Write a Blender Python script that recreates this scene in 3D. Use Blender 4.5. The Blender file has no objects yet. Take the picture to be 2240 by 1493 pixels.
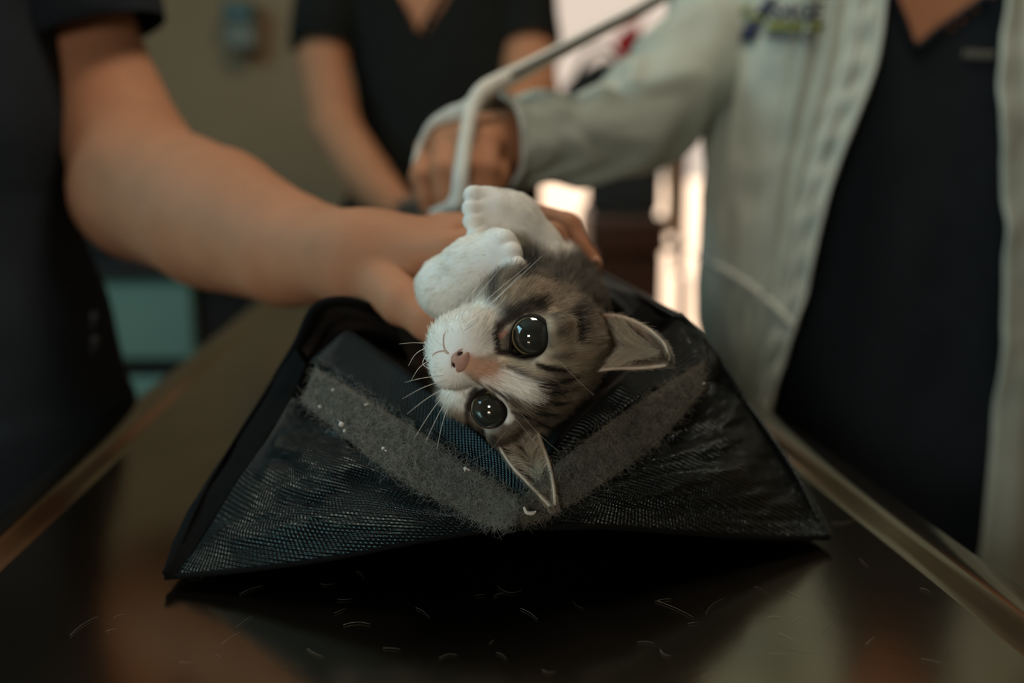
import bpy, math, random
import numpy as np
from mathutils import Vector, Matrix
random.seed(7); rng = np.random.default_rng(7)
SC = bpy.context.scene; COL = SC.collection
def S(r, g, b):
    f = lambda c: (c/255/12.92) if c/255 <= .04045 else ((c/255+.055)/1.055)**2.4
    return (f(r), f(g), f(b))
# ------------------------------------------------------------------ camera, world, lights, exposure
TH = math.radians(10.2); FPX = 2178.0
CAM = np.array([0, 0, 1.115]); FW = np.array([0, math.cos(TH), -math.sin(TH)]); UP = np.array([0, math.sin(TH), math.cos(TH)]); RT = np.array([1., 0, 0])
cd = bpy.data.cameras.new('camera'); cam = bpy.data.objects.new('camera', cd); COL.objects.link(cam)
cam.location = CAM; cam.rotation_euler = (math.pi/2 - TH, 0, 0)
cd.sensor_width = 36; cd.lens = 35.0; cd.clip_start = .02
cd.dof.use_dof = True; cd.dof.focus_distance = .492; cd.dof.aperture_fstop = 2.8
SC.camera = cam
SC.view_settings.view_transform = 'Standard'; SC.view_settings.look = 'None'
SC.view_settings.gamma = 1; SC.view_settings.use_curve_mapping = False; SC.view_settings.exposure = 0.0
SC.cycles.use_denoising = True
SC.cycles.max_bounces = 14; SC.cycles.diffuse_bounces = 10; SC.cycles.glossy_bounces = 4; SC.cycles.transmission_bounces = 10
w = bpy.data.worlds.new('sky'); SC.world = w; w.use_nodes = True
w.node_tree.nodes['Background'].inputs[0].default_value = (*S(236, 216, 198), 1)
w.node_tree.nodes['Background'].inputs[1].default_value = .95
def area(name, loc, target, sx, sy, power, col):
    l = bpy.data.lights.new(name, 'AREA'); l.shape = 'RECTANGLE'; l.size = sx; l.size_y = sy; l.energy = power; l.color = col
    o = bpy.data.objects.new(name, l); COL.objects.link(o); o.location = loc
    o.rotation_euler = (Vector(target) - Vector(loc)).to_track_quat('-Z', 'Y').to_euler(); return o
area('window_light', (-.42, -.88, 1.27), (0, .6, 1.0), .30, .22, 6.4, (1.0, .95, .87))
area('side_window_light', (-1.92, .42, 1.85), (-.05, .6, .95), 1.3, 1.1, 26.0, (.40, .84, 1.0))
area('ceiling_fill_light', (.20, .98, 2.45), (.12, .95, 0), .5, .5, 10.5, (1.0, .87, .72))  # added overhead fill for ambient light; no ceiling lamp is known here
sl = bpy.data.lights.new('sun', 'SUN'); sl.energy = 6; sl.angle = .01; sl.color = (1, .80, .62)
so = bpy.data.objects.new('sun', sl); COL.objects.link(so); so.location = (1.5, 6, 5)
so.rotation_euler = Vector((-.22, -1.0, -.62)).to_track_quat('-Z', 'Y').to_euler()
# ------------------------------------------------------------------ geometry helpers
def at(px, py, d):            # a point of the place, from its bearing and its distance along the view
    return CAM + d*FW + (px-1120)/FPX*d*RT - (py-746.5)/FPX*d*UP
def onz(px, py, z):
    r = FW + (px-1120)/FPX*RT - (py-746.5)/FPX*UP
    return CAM + r*((z-CAM[2])/r[2])
def proj(P):
    q = np.asarray(P) - CAM; d = q@FW
    return np.stack([1120+FPX*(q@RT)/d, 746.5-FPX*(q@UP)/d, d], -1)
def link(name, data, parent=None, mat=None):
    o = bpy.data.objects.new(name, data); COL.objects.link(o)
    if mat is not None: data.materials.append(mat)
    if parent is not None:
        o.parent = parent
        o.matrix_parent_inverse = world_of(parent).inverted()
    return o
def world_of(o):
    m = o.matrix_basis.copy()
    if o.parent is not None: m = world_of(o.parent) @ o.matrix_parent_inverse @ m
    return m
def tag(o, label=None, cat=None, group=None, kind=None):
    if label: o['label'] = label
    if cat: o['category'] = cat
    if group: o['group'] = group
    if kind: o['kind'] = kind
    return o
def empty(name, loc, label, cat, group=None):
    o = bpy.data.objects.new(name, None); COL.objects.link(o); o.location = loc; o.empty_display_size = .05
    return tag(o, label, cat, group)
def mk(name, V, F, mat, parent=None, smooth=True, uv=None, col=None):
    V = np.asarray(V, np.float32); me = bpy.data.meshes.new(name)
    Fs = [np.asarray(f, np.int32) for f in (F if isinstance(F, list) else [F]) if len(f)]
    me.vertices.add(len(V)); me.vertices.foreach_set('co', V.ravel())
    nl = sum(f.size for f in Fs); npol = sum(len(f) for f in Fs)
    me.loops.add(nl); me.polygons.add(npol)
    idx = np.concatenate([f.ravel() for f in Fs]); tot = np.concatenate([np.full(len(f), f.shape[1], np.int32) for f in Fs])
    start = np.concatenate([[0], np.cumsum(tot)[:-1]]).astype(np.int32)
    me.loops.foreach_set('vertex_index', idx); me.polygons.foreach_set('loop_start', start)
    me.polygons.foreach_set('use_smooth', np.full(npol, smooth))
    if uv is not None:
        l = me.uv_layers.new(name='UVMap'); l.data.foreach_set('uv', np.asarray(uv, np.float32)[idx].ravel())
    if col is not None:
        a = me.color_attributes.new('col', 'FLOAT_COLOR', 'POINT')
        a.data.foreach_set('color', np.concatenate([col, np.ones((len(col), 1))], 1).astype(np.float32).ravel())
    me.update(calc_edges=True); me.validate()
    return link(name, me, parent, mat)
def cat_(P, m):               # Catmull-Rom through the rows of P, m samples
    P = np.asarray(P, float); n = len(P)
    t = np.linspace(0, n-1, m); i = np.minimum(t.astype(int), n-2); f = (t-i).reshape((-1,)+(1,)*(P.ndim-1))
    g = lambda k: P[np.clip(k, 0, n-1)]
    p0 = np.where((i-1 < 0).reshape(f.shape), 2*g(i)-g(i+1), g(i-1)); p3 = np.where((i+2 > n-1).reshape(f.shape), 2*g(i+1)-g(i), g(i+2)); p1 = g(i); p2 = g(i+1)
    return .5*(2*p1+(p2-p0)*f+(2*p0-5*p1+4*p2-p3)*f**2+(3*p1-p0-3*p2+p3)*f**3)
def loft(rows, nu, nv):       # rows of 3-D points -> smooth (nu, nv, 3) grid
    G = cat_(np.asarray(rows, float), nu); return np.swapaxes(cat_(np.swapaxes(G, 0, 1), nv), 0, 1)
def pxrows(rows): return [[at(*p) for p in r] for r in rows]
def gnormal(G):
    du = np.gradient(G, axis=0); dv = np.gradient(G, axis=1); n = np.cross(du, dv)
    return n/np.maximum(np.linalg.norm(n, axis=-1, keepdims=True), 1e-9)
def toward(G, n, to):         # flips n so that it points toward the point to
    s = np.sign(((np.asarray(to)-G)*n).sum(-1).mean()); return n*s
def vnoise(p, seed=0):        # smooth value noise, p (..., 3)
    p = np.asarray(p, float); i = np.floor(p).astype(np.int64); f = p-i; f = f*f*(3-2*f); r = 0
    for dx in (0, 1):
        for dy in (0, 1):
            for dz in (0, 1):
                h = ((i[..., 0]+dx)*374761393+(i[..., 1]+dy)*668265263+(i[..., 2]+dz)*2147483647+seed*974711) & 0x7fffffff
                h = (h ^ (h >> 13))*1274126177 & 0x7fffffff; h = ((h ^ (h >> 16)) & 0xffff)/65535.
                r = r+h*(f[..., 0] if dx else 1-f[..., 0])*(f[..., 1] if dy else 1-f[..., 1])*(f[..., 2] if dz else 1-f[..., 2])
    return r*2-1
def gfaces(nu, nv, cu=False, cv=False, keep=None):
    a = np.arange(nu*nv).reshape(nu, nv)
    if cu: a = np.concatenate([a, a[:1]], 0)
    if cv: a = np.concatenate([a, a[:, :1]], 1)
    f = np.stack([a[:-1, :-1], a[1:, :-1], a[1:, 1:], a[:-1, 1:]], -1)
    if keep is not None: f = f[keep]
    return f.reshape(-1, 4)
def guv(G):
    lu = np.concatenate([[0], np.cumsum(np.linalg.norm(np.diff(G, axis=0), axis=-1).mean(1))]); lv = np.concatenate([[0], np.cumsum(np.linalg.norm(np.diff(G, axis=1), axis=-1).mean(0))])
    return np.stack(np.meshgrid(lu, lv, indexing='ij'), -1).reshape(-1, 2)
def grid(name, G, mat, parent=None, cu=False, cv=False): return mk(name, G.reshape(-1, 3), gfaces(*G.shape[:2], cu, cv), mat, parent, uv=guv(G))
def shell(name, G, th, mat, parent=None, to=None, cv=False, keep=None):   # a sheet with real thickness, its front facing the point to
    n = gnormal(G); n = toward(G, n, CAM if to is None else to); B = G-n*th; nu, nv = G.shape[:2]; N = nu*nv
    f = gfaces(nu, nv, False, cv, keep); F = [f, f[:, ::-1]+N]
    e = np.concatenate([f[:, [0, 1]], f[:, [1, 2]], f[:, [2, 3]], f[:, [3, 0]]]); key = np.sort(e, 1); k = key[:, 0].astype(np.int64)*N+key[:, 1]
    _, inv, cnt = np.unique(k, return_inverse=True, return_counts=True); b = e[cnt[inv] == 1]
    F.append(np.stack([b[:, 1], b[:, 0], b[:, 0]+N, b[:, 1]+N], 1)); uv = guv(G)
    return mk(name, np.concatenate([G.reshape(-1, 3), B.reshape(-1, 3)]), F, mat, parent, uv=np.concatenate([uv, uv]))
def tubegrid(path, rad, m=60, ns=32, fold=None, up=(0, 0, 1)):
    P = cat_(np.array(path, float), m); r = np.array(rad, float)
    if r.ndim == 1: r = np.stack([r, r], 1)
    r = cat_(r, m); t = np.gradient(P, axis=0); t /= np.linalg.norm(t, axis=1, keepdims=True)
    n = np.zeros_like(P); u = np.array(up, float); u = u-t[0]*(u@t[0]); u /= np.linalg.norm(u)
    for i in range(m):
        u = u-t[i]*(u@t[i]); u /= np.linalg.norm(u); n[i] = u
    b = np.cross(t, n); a = np.linspace(0, 2*math.pi, ns, endpoint=False)
    k = np.ones((m, ns)) if fold is None else 1+fold(np.linspace(0, 1, m)[:, None]+0*a[None], a[None]+np.zeros((m, 1)))
    return P[:, None]+(np.cos(a)[None, :, None]*b[:, None]*r[:, 0][:, None, None]+np.sin(a)[None, :, None]*n[:, None]*r[:, 1][:, None, None])*k[..., None]
def tube(name, path, rad, mat, parent=None, m=60, ns=16, fold=None, caps=True, up=(0, 0, 1)):
    G = tubegrid(path, rad, m, ns, fold, up); V = G.reshape(-1, 3); F = [gfaces(m, ns, False, True)]; uv = guv(G)
    if caps:
        V = np.concatenate([V, G[0].mean(0)[None], G[-1].mean(0)[None]]); uv = np.concatenate([uv, uv[:1], uv[-1:]]); N = m*ns; i = np.arange(ns); j = (i+1) % ns
        F.append(np.stack([j, i, np.full(ns, N)], 1)); F.append(np.stack([i+N-ns, j+N-ns, np.full(ns, N+1)], 1))
    return mk(name, V, F, mat, parent, uv=uv)
def box(name, c, s, mat, parent=None, bev=.004, rz=0, rot=None):
    import bmesh
    bm = bmesh.new(); bmesh.ops.create_cube(bm, size=1); bmesh.ops.scale(bm, vec=s, verts=bm.verts)
    if bev: bmesh.ops.bevel(bm, geom=bm.edges[:], offset=min(bev, min(s)*.45), segments=2, affect='EDGES', profile=.5)
    M = Matrix.Translation(Vector(c)) @ (Matrix.Rotation(rz, 4, 'Z') if rot is None else rot)
    bmesh.ops.transform(bm, matrix=M, verts=bm.verts); me = bpy.data.meshes.new(name); bm.to_mesh(me); bm.free()
    return link(name, me, parent, mat)
def lathe(name, prof, c, mat, parent=None, ns=28, axis=None):
    P = np.array(prof, float); a = np.linspace(0, 2*math.pi, ns, endpoint=False)
    G = np.stack([P[:, :1]*np.cos(a), P[:, :1]*np.sin(a), P[:, 1:]+0*a], -1)
    if axis is not None: G = G@np.array(Vector((0, 0, 1)).rotation_difference(Vector(axis)).to_matrix()).T
    return mk(name, (G+np.asarray(c)).reshape(-1, 3), gfaces(len(P), ns, False, True), mat, parent)
# ------------------------------------------------------------------ implicit surfaces: smooth unions of tapered limbs
def rc(a, b, ra, rb):
    a = np.asarray(a, float); b = np.asarray(b, float); ab = b-a; L = max(ab@ab, 1e-12)
    def f(p):
        t = np.clip(((p-a)@ab)/L, 0, 1); return np.linalg.norm(p-a-t[:, None]*ab, axis=1)-(ra+t*(rb-ra))
    return f
def ell(c, r, R=None):
    c = np.asarray(c, float); r = np.asarray(r, float)
    def f(p):
        q = p-c
        if R is not None: q = q@R
        k0 = np.linalg.norm(q/r, axis=1); k1 = np.linalg.norm(q/(r*r), axis=1); return np.where(k1 > 1e-9, k0*(k0-1)/np.maximum(k1, 1e-9), -r.min())
    return f
def smin(a, b, k):
    h = np.clip(.5+.5*(b-a)/k, 0, 1); return b*(1-h)+a*h-k*h*(1-h)
def union(fs, k):
    def f(p):
        r = fs[0](p)
        for g in fs[1:]: r = smin(r, g(p), k)
        return r
    return f
def mix(f, g, k): return lambda p: smin(f(p), g(p), k)
def cut(f, g, k): return lambda p: -smin(-f(p), g(p), k)
def chain(pts, rs): return [rc(pts[i], pts[i+1], rs[i], rs[i+1]) for i in range(len(pts)-1)]
def sdf_mesh(f, lo, hi, h, relax=1):
    lo = np.asarray(lo, float); n = (np.ceil((np.asarray(hi)-lo)/h).astype(int)//4+1)*4; nb = n//4
    bi = np.stack(np.meshgrid(*[np.arange(k) for k in nb], indexing='ij'), -1).reshape(-1, 3)
    cf = f(lo+(bi*4+1.5)*h); act = np.abs(cf) < 6.5*h
    F = np.repeat(np.repeat(np.repeat(np.where(cf < 0, -1., 1.).reshape(nb), 4, 0), 4, 1), 4, 2)
    off = np.stack(np.meshgrid(*[np.arange(4)]*3, indexing='ij'), -1).reshape(-1, 3)
    ii = (bi[act][:, None]*4+off[None]).reshape(-1, 3)
    for s in range(0, len(ii), 400000):
        q = ii[s:s+400000]; F[q[:, 0], q[:, 1], q[:, 2]] = f(lo+q*h)
    I = F < 0; cn = [(a, b, c) for a in (0, 1) for b in (0, 1) for c in (0, 1)]
    sl = lambda A, o: A[o[0]:A.shape[0]-1+o[0], o[1]:A.shape[1]-1+o[1], o[2]:A.shape[2]-1+o[2]]
    cnt = sum(sl(I, o).astype(np.int8) for o in cn); A = (cnt > 0) & (cnt < 8); ci = np.argwhere(A)
    vid = np.full(A.shape, -1, np.int64); vid[A] = np.arange(len(ci)); acc = np.zeros((len(ci), 3)); num = np.zeros((len(ci), 1))
    for a in cn:
        for ax in range(3):
            if a[ax]: continue
            b = list(a); b[ax] = 1
            va = F[ci[:, 0]+a[0], ci[:, 1]+a[1], ci[:, 2]+a[2]]; vb = F[ci[:, 0]+b[0], ci[:, 1]+b[1], ci[:, 2]+b[2]]
            m = (va < 0) != (vb < 0); t = np.where(m, va/np.where(m, va-vb, 1), 0); p = np.tile(np.array(a, float), (len(ci), 1)); p[:, ax] = t
            acc += p*m[:, None]; num += m[:, None]
    V = lo+(ci+acc/np.maximum(num, 1))*h; Q = []
    for ax in range(3):
        o1, o2 = [(1, 2), (2, 0), (0, 1)][ax]
        s0 = np.take(I, np.arange(I.shape[ax]-1), ax); s1 = np.take(I, np.arange(1, I.shape[ax]), ax); e = np.argwhere(s0 != s1)
        e = e[(e[:, o1] > 0) & (e[:, o2] > 0) & (e[:, o1] < A.shape[o1]) & (e[:, o2] < A.shape[o2])]
        d1 = np.zeros(3, int); d1[o1] = 1; d2 = np.zeros(3, int); d2[o2] = 1; g = lambda q: vid[q[:, 0], q[:, 1], q[:, 2]]
        q = np.stack([g(e-d1-d2), g(e-d2), g(e), g(e-d1)], 1); ins = I[e[:, 0], e[:, 1], e[:, 2]]; q[~ins] = q[~ins][:, ::-1]; Q.append(q)
    Q = np.concatenate(Q); Q = Q[(Q >= 0).all(1)]
    for _ in range(relax):
        n_ = sdf_grad(f, V, h*.5); V = V-n_*np.clip(f(V), -h, h)[:, None]
    return V, Q
def sdf_grad(f, V, e=.0005):
    g = np.stack([f(V+np.eye(3)[i]*e)-f(V-np.eye(3)[i]*e) for i in range(3)], 1); return g/np.maximum(np.linalg.norm(g, axis=1, keepdims=True), 1e-9)
def bb(pts, m, more=()):
    q = np.array(list(pts)+list(more)); return q.min(0)-m, q.max(0)+m
def joinm(parts):
    V, F, o = [], [], 0
    for v, f in parts: V.append(v); F.append(f+o); o += len(v)
    return np.concatenate(V), np.concatenate(F)
def hair(name, pts, cols, r0, r1, mat, parent=None):
    N, K = pts.shape[:2]; cu = bpy.data.hair_curves.new(name); cu.add_curves([K]*N)
    cu.attributes['position'].data.foreach_set('vector', pts.astype(np.float32).ravel())
    a = cu.attributes.get('radius') or cu.attributes.new('radius', 'FLOAT', 'POINT')
    a.data.foreach_set('value', (np.linspace(r0, r1, K)[None]*np.ones((N, 1))).astype(np.float32).ravel())
    c = cu.attributes.new('col', 'FLOAT_COLOR', 'CURVE'); c.data.foreach_set('color', np.concatenate([cols, np.ones((N, 1))], 1).astype(np.float32).ravel())
    return link(name, cu, parent, mat)
def scatter(V, Q, n):         # random points on a quad mesh
    T = np.concatenate([Q[:, [0, 1, 2]], Q[:, [0, 2, 3]]]); a = V[T]; ar = np.linalg.norm(np.cross(a[:, 1]-a[:, 0], a[:, 2]-a[:, 0]), axis=1)
    i = rng.choice(len(T), n, p=ar/ar.sum()); u, v = rng.random(n), rng.random(n); s = u+v > 1; u[s], v[s] = 1-u[s], 1-v[s]; b = a[i]
    return b[:, 0]+u[:, None]*(b[:, 1]-b[:, 0])+v[:, None]*(b[:, 2]-b[:, 0])
# ------------------------------------------------------------------ materials
def mat(name, col, rough=.6, metal=0, spec=.5, noise=0, nscale=8, bump=0, bscale=40, bdist=.002, coat=0, sheen=0, sss=0, var=None, stretch=None, attr=None):
    m = bpy.data.materials.new(name); m.use_nodes = True; nt = m.node_tree; N = nt.nodes; L = nt.links; b = N['Principled BSDF']
    b.inputs['Base Color'].default_value = (*col, 1); b.inputs['Roughness'].default_value = rough; b.inputs['Metallic'].default_value = metal
    b.inputs['Specular IOR Level'].default_value = spec; b.inputs['Coat Weight'].default_value = coat; b.inputs['Sheen Weight'].default_value = sheen
    if sss: b.inputs['Subsurface Weight'].default_value = sss; b.inputs['Subsurface Radius'].default_value = (.008, .003, .0015); b.inputs['Subsurface Scale'].default_value = 1
    tc = N.new('ShaderNodeTexCoord'); vec = tc.outputs['Object']
    if stretch:
        mp = N.new('ShaderNodeMapping'); mp.inputs['Scale'].default_value = stretch; L.new(vec, mp.inputs[0]); vec = mp.outputs[0]
    if noise or var:
        t = N.new('ShaderNodeTexNoise'); t.inputs['Scale'].default_value = nscale; t.inputs['Detail'].default_value = 6; L.new(vec, t.inputs['Vector'])
        r = N.new('ShaderNodeValToRGB'); r.color_ramp.elements[0].position = .3; r.color_ramp.elements[1].position = .7
        c2 = var if var else tuple(min(1, c*(1+noise)) for c in col); c1 = col if var else tuple(c*(1-noise) for c in col)
        r.color_ramp.elements[0].color = (*c1, 1); r.color_ramp.elements[1].color = (*c2, 1); L.new(t.outputs[0], r.inputs[0]); L.new(r.outputs[0], b.inputs['Base Color'])
    if attr:
        a = N.new('ShaderNodeAttribute'); a.attribute_name = attr; L.new(a.outputs['Color'], b.inputs['Base Color'])
    if bump:
        t = N.new('ShaderNodeTexNoise'); t.inputs['Scale'].default_value = bscale; t.inputs['Detail'].default_value = 4; L.new(vec, t.inputs['Vector'])
        bp = N.new('ShaderNodeBump'); bp.inputs['Strength'].default_value = bump; bp.inputs['Distance'].default_value = bdist; L.new(t.outputs[0], bp.inputs['Height']); L.new(bp.outputs[0], b.inputs['Normal'])
    return m
def weave(name, col, rough, spec, pitch, strength, dist, skew=.0, coat=0, var=None):     # cloth whose threads run along the sheet's own UV
    m = mat(name, col, rough, spec=spec, coat=coat, var=var, nscale=30); nt = m.node_tree; N = nt.nodes; L = nt.links; b = N['Principled BSDF']
    b.inputs['Specular Tint'].default_value = (.82, .97, .97, 1)
    uv = N.new('ShaderNodeUVMap'); sp = N.new('ShaderNodeSeparateXYZ'); L.new(uv.outputs[0], sp.inputs[0])
    def sine(src, k, add=None):
        mu = N.new('ShaderNodeMath'); mu.operation = 'MULTIPLY'; L.new(src, mu.inputs[0]); mu.inputs[1].default_value = 2*math.pi/k; o = mu.outputs[0]
        if add is not None:
            ad = N.new('ShaderNodeMath'); ad.operation = 'ADD'; L.new(o, ad.inputs[0]); L.new(add, ad.inputs[1]); o = ad.outputs[0]
        s = N.new('ShaderNodeMath'); s.operation = 'SINE'; L.new(o, s.inputs[0]); return s.outputs[0], mu.outputs[0]
    sk = N.new('ShaderNodeMath'); sk.operation = 'MULTIPLY'; sk.inputs[1].default_value = 2*math.pi/pitch*skew; L.new(sp.outputs[1], sk.inputs[0])
    a, _ = sine(sp.outputs[0], pitch, sk.outputs[0]); c, _ = sine(sp.outputs[1], pitch*.62)
    mx = N.new('ShaderNodeMath'); mx.operation = 'MULTIPLY_ADD'; L.new(c, mx.inputs[0]); mx.inputs[1].default_value = .6; L.new(a, mx.inputs[2])
    nz = N.new('ShaderNodeTexNoise'); nz.inputs['Scale'].default_value = 900; tc = N.new('ShaderNodeTexCoord'); L.new(tc.outputs['Object'], nz.inputs['Vector'])
    m2 = N.new('ShaderNodeMath'); m2.operation = 'MULTIPLY_ADD'; L.new(nz.outputs[0], m2.inputs[0]); m2.inputs[1].default_value = 1.2; L.new(mx.outputs[0], m2.inputs[2])
    bp = N.new('ShaderNodeBump'); bp.inputs['Strength'].default_value = strength; bp.inputs['Distance'].default_value = dist; L.new(m2.outputs[0], bp.inputs['Height']); L.new(bp.outputs[0], b.inputs['Normal'])
    return m
M = dict(
    wall=mat('wall_paint', S(184, 156, 121), .8, noise=.05, nscale=3, bump=.2, bscale=120),
    ceiling=mat('ceiling_paint', S(180, 172, 160), .9, noise=.03), floor=mat('floor_tile', S(120, 100, 82), .45, noise=.2, nscale=5, bump=.1),
    steel=mat('brushed_steel', S(160, 148, 128), .17, 1, noise=.08, nscale=14, bump=.05, bscale=60, bdist=.001),
    skin=mat('skin', S(178, 124, 92), .65, spec=.18, noise=.07, nscale=24, bump=.12, bscale=420, bdist=.0006, sss=.12),
    skin2=mat('skin_deeper', S(178, 124, 91), .65, spec=.18, noise=.07, nscale=24, bump=.12, bscale=420, bdist=.0006, sss=.12),
    navy=mat('navy_scrub_cloth', S(25, 32, 38), .85, spec=.25, noise=.15, nscale=30, bump=.3, bscale=500, bdist=.0006),
    black=mat('black_jersey', S(20, 22, 19), .9, spec=.2, noise=.15, nscale=30, bump=.3, bscale=400),
    trousers=mat('dark_trouser_cloth', S(20, 23, 27), .9, spec=.2, noise=.15, nscale=30),
    coat=mat('white_coat_cloth', S(172, 179, 167), .85, spec=.2, noise=.03, nscale=60, bump=.25, bscale=700, bdist=.0006),
    shoe=mat('shoe_leather', S(30, 28, 26), .5),
    strap=mat('pale_webbing', S(226, 222, 208), .7, noise=.08, nscale=90, bump=.4, bscale=900), cord=mat('dark_cord', S(60, 62, 62), .6),
    bag=weave('black_nylon_weave', S(13, 15, 14), .27, .50, .0024, .8, .0006, skew=.45), bagplain=mat('black_nylon_plain', S(9, 9, 8), .9, spec=.12, bump=.4, bscale=600),
    lining=mat('dark_lining', S(40, 34, 29), .75, spec=.3, bump=.4, bscale=500),
    velcro=mat('loop_tape', S(76, 75, 69), .95, spec=.1, noise=.5, nscale=220, bump=.9, bscale=700, bdist=.002),
    hide=mat('fur_skin', (1, 1, 1), .85, spec=.1, attr='col'),
)

def strandmat(name):           # light both reflected and passed on by each strand
    m = bpy.data.materials.new(name); m.use_nodes = True; nt = m.node_tree; N = nt.nodes; L = nt.links; out = N['Material Output']; N.remove(N['Principled BSDF'])
    a = N.new('ShaderNodeAttribute'); a.attribute_name = 'col'; d = N.new('ShaderNodeBsdfDiffuse'); t = N.new('ShaderNodeBsdfTranslucent'); g = N.new('ShaderNodeBsdfGlossy'); g.inputs['Roughness'].default_value = .45; g.inputs['Color'].default_value = (1, 1, 1, 1)
    L.new(a.outputs['Color'], d.inputs['Color']); L.new(a.outputs['Color'], t.inputs['Color']); x = N.new('ShaderNodeMixShader'); x.inputs[0].default_value = .42; L.new(d.outputs[0], x.inputs[1]); L.new(t.outputs[0], x.inputs[2])
    y = N.new('ShaderNodeMixShader'); y.inputs[0].default_value = .035; L.new(x.outputs[0], y.inputs[1]); L.new(g.outputs[0], y.inputs[2]); L.new(y.outputs[0], out.inputs[0]); return m
M['hair'] = strandmat('hair_strand')
# ------------------------------------------------------------------ the room
def struct(o): return tag(o, kind='structure')
YB = 2.95; XL, XR, YF = -2.0, 1.9, -2.2; DX0, DX1, DH = .02, .86, 2.08
struct(box('floor', (0, .4, -.03), (4.4, 5.6, .06), M['floor'], bev=0)); struct(box('ceiling', (0, .4, 2.63), (4.4, 5.6, .06), M['ceiling'], bev=0))
wb = struct(box('wall_back', ((XL+DX0)/2, YB+.06, 1.3), (DX0-XL, .12, 2.6), M['wall'], bev=0))
struct(box('wall_back_right', ((DX1+XR)/2, YB+.06, 1.3), (XR-DX1, .12, 2.6), M['wall'], bev=0)); struct(box('wall_back_top', ((DX0+DX1)/2, YB+.06, (2.6+DH)/2), (DX1-DX0, .12, 2.6-DH), M['wall'], bev=0))
struct(box('wall_left', (XL-.06, .4, 1.3), (.12, 5.4, 2.6), M['wall'], bev=0)); struct(box('wall_right', (XR+.06, .4, 1.3), (.12, 5.4, 2.6), M['wall'], bev=0)); struct(box('wall_front', (0, YF-.06, 1.3), (4.4, .12, 2.6), M['wall'], bev=0))
frame_m = mat('door_frame_wood', S(150, 104, 66), .55, noise=.2, nscale=9)
for i, (x, z, sx, sz) in enumerate(((DX0+.03, DH/2, .06, DH), (DX1-.03, DH/2, .06, DH), ((DX0+DX1)/2, DH-.03, DX1-DX0, .06))): struct(box('trim_%d' % (i+1), (x, YB+.05, z), (sx, .18, sz), frame_m, bev=.004))
struct(box('baseboard_back', ((XL+DX0)/2, YB-.01, .05), (DX0-XL, .02, .1), mat('baseboard_paint', S(150, 140, 120), .6), bev=.003))
# sunlit terrace beyond the doorway
struct(box('terrace_floor', (2, YB+30.15, -.04), (60, 60, .05), mat('terrace_stone', S(214, 190, 168), .7, noise=.06, nscale=2), bev=0))
# ------------------------------------------------------------------ exam table
TZ = .90
R0, R1 = onz(2240, 1290, TZ), onz(1690, 900, TZ); L0, L1 = onz(260, 905, TZ), onz(560, 662, TZ)
def online(a, b, y): return a+(b-a)*((y-a[1])/(b[1]-a[1]))
Y0, Y1 = .10, 1.62
cor = [online(L0, L1, Y0), online(R0, R1, Y0), online(R0, R1, Y1), online(L0, L1, Y1)]
tb = empty('exam_table', (-.05, .9, 0), 'stainless steel veterinary exam table with raised rim under the black bag', 'table')
ctr = sum(cor)/4
def ring(s, z, inset):        # rounded rectangle through the four corners, moved inwards
    out = []
    for i in range(4):
        p, a, b = cor[i], cor[i-1], cor[(i+1) % 4]; ua = (a-p)/np.linalg.norm(a-p); ub = (b-p)/np.linalg.norm(b-p); q = p+(ua+ub)*inset
        for t in np.linspace(0, 1, 7): k = (1-t)**2*(q+ua*s)+2*t*(1-t)*q+t*t*(q+ub*s); out.append([k[0], k[1], z])
    return out
prof = [(.02, TZ-.045, .012), (.02, TZ-.045, 0), (.02, TZ-.004, 0), (.02, TZ+.001, .001), (.02, TZ+.003, .004), (.02, TZ+.003, .020), (.02, TZ+.001, .026), (.02, TZ-.003, .030), (.02, TZ-.0045, .036)]
RG = np.array([ring(s, z, i) for s, z, i in prof])
mk('rim', RG.reshape(-1, 3), gfaces(len(prof), 28, False, True), M['steel'], tb)
pl = np.array(ring(.02, TZ-.004, .036)); pl[:, 2] = TZ-.0045
mk('table_top', pl, np.arange(28).reshape(1, 28), M['steel'], tb, smooth=False)
dk = mat('dark_metal', S(40, 40, 40), .4, .6)
box('underframe', (-.06, .95, TZ-.07), (.42, 1.2, .06), dk, tb, .005, .09); box('pedestal', (-.07, .95, .44), (.26, .34, .70), dk, tb, .02, .09); box('foot_plate', (-.07, .95, .04), (.5, .9, .08), dk, tb, .02, .09)
# ------------------------------------------------------------------ cabinet with pale green drawers, and what stands on it
cab = empty('drawer_cabinet', (-1.0, 2.55, 0), 'low dark wooden cabinet with pale green drawer fronts behind the left arm', 'cabinet')
dw = mat('dark_wood', S(34, 24, 19), .5, noise=.3, nscale=12, stretch=(1, 1, 8)); gr = mat('pale_green_laminate', S(128, 164, 150), .45, noise=.05)
zt = at(300, 590, 2.35)[2]; xl, xr = at(60, 600, 2.35)[0], at(416, 600, 2.35)[0]; xe = at(640, 640, 2.35)[0]; yf = at(300, 600, 2.35)[1]
box('carcass', ((xl+xe)/2, yf+.30, zt/2-.01), (xe-xl, .54, zt-.02), dw, cab, .006); box('counter', ((xl+xe)/2, yf+.27, zt), (xe-xl+.03, .60, .03), dw, cab, .006)
zA, zB = at(300, 604, 2.35)[2], at(300, 792, 2.35)[2]; zC, zD = at(300, 836, 2.35)[2], at(300, 960, 2.35)[2]
for za, zb in ((zA, zB), (zC, zD)):
    d = box('drawer', ((xl+xr)/2+.01, yf+.012, (za+zb)/2), (xr-xl-.02, .035, za-zb), gr, cab, .008)
    h = tube('handle', [((xl+.02), yf-.006, (za+zb)/2+.02), (xl+.05, yf-.03, (za+zb)/2+.02), (xl+.10, yf-.03, (za+zb)/2+.02), (xl+.13, yf-.006, (za+zb)/2+.02)], [.005]*4, M['strap'], d, 20, 8)
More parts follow.
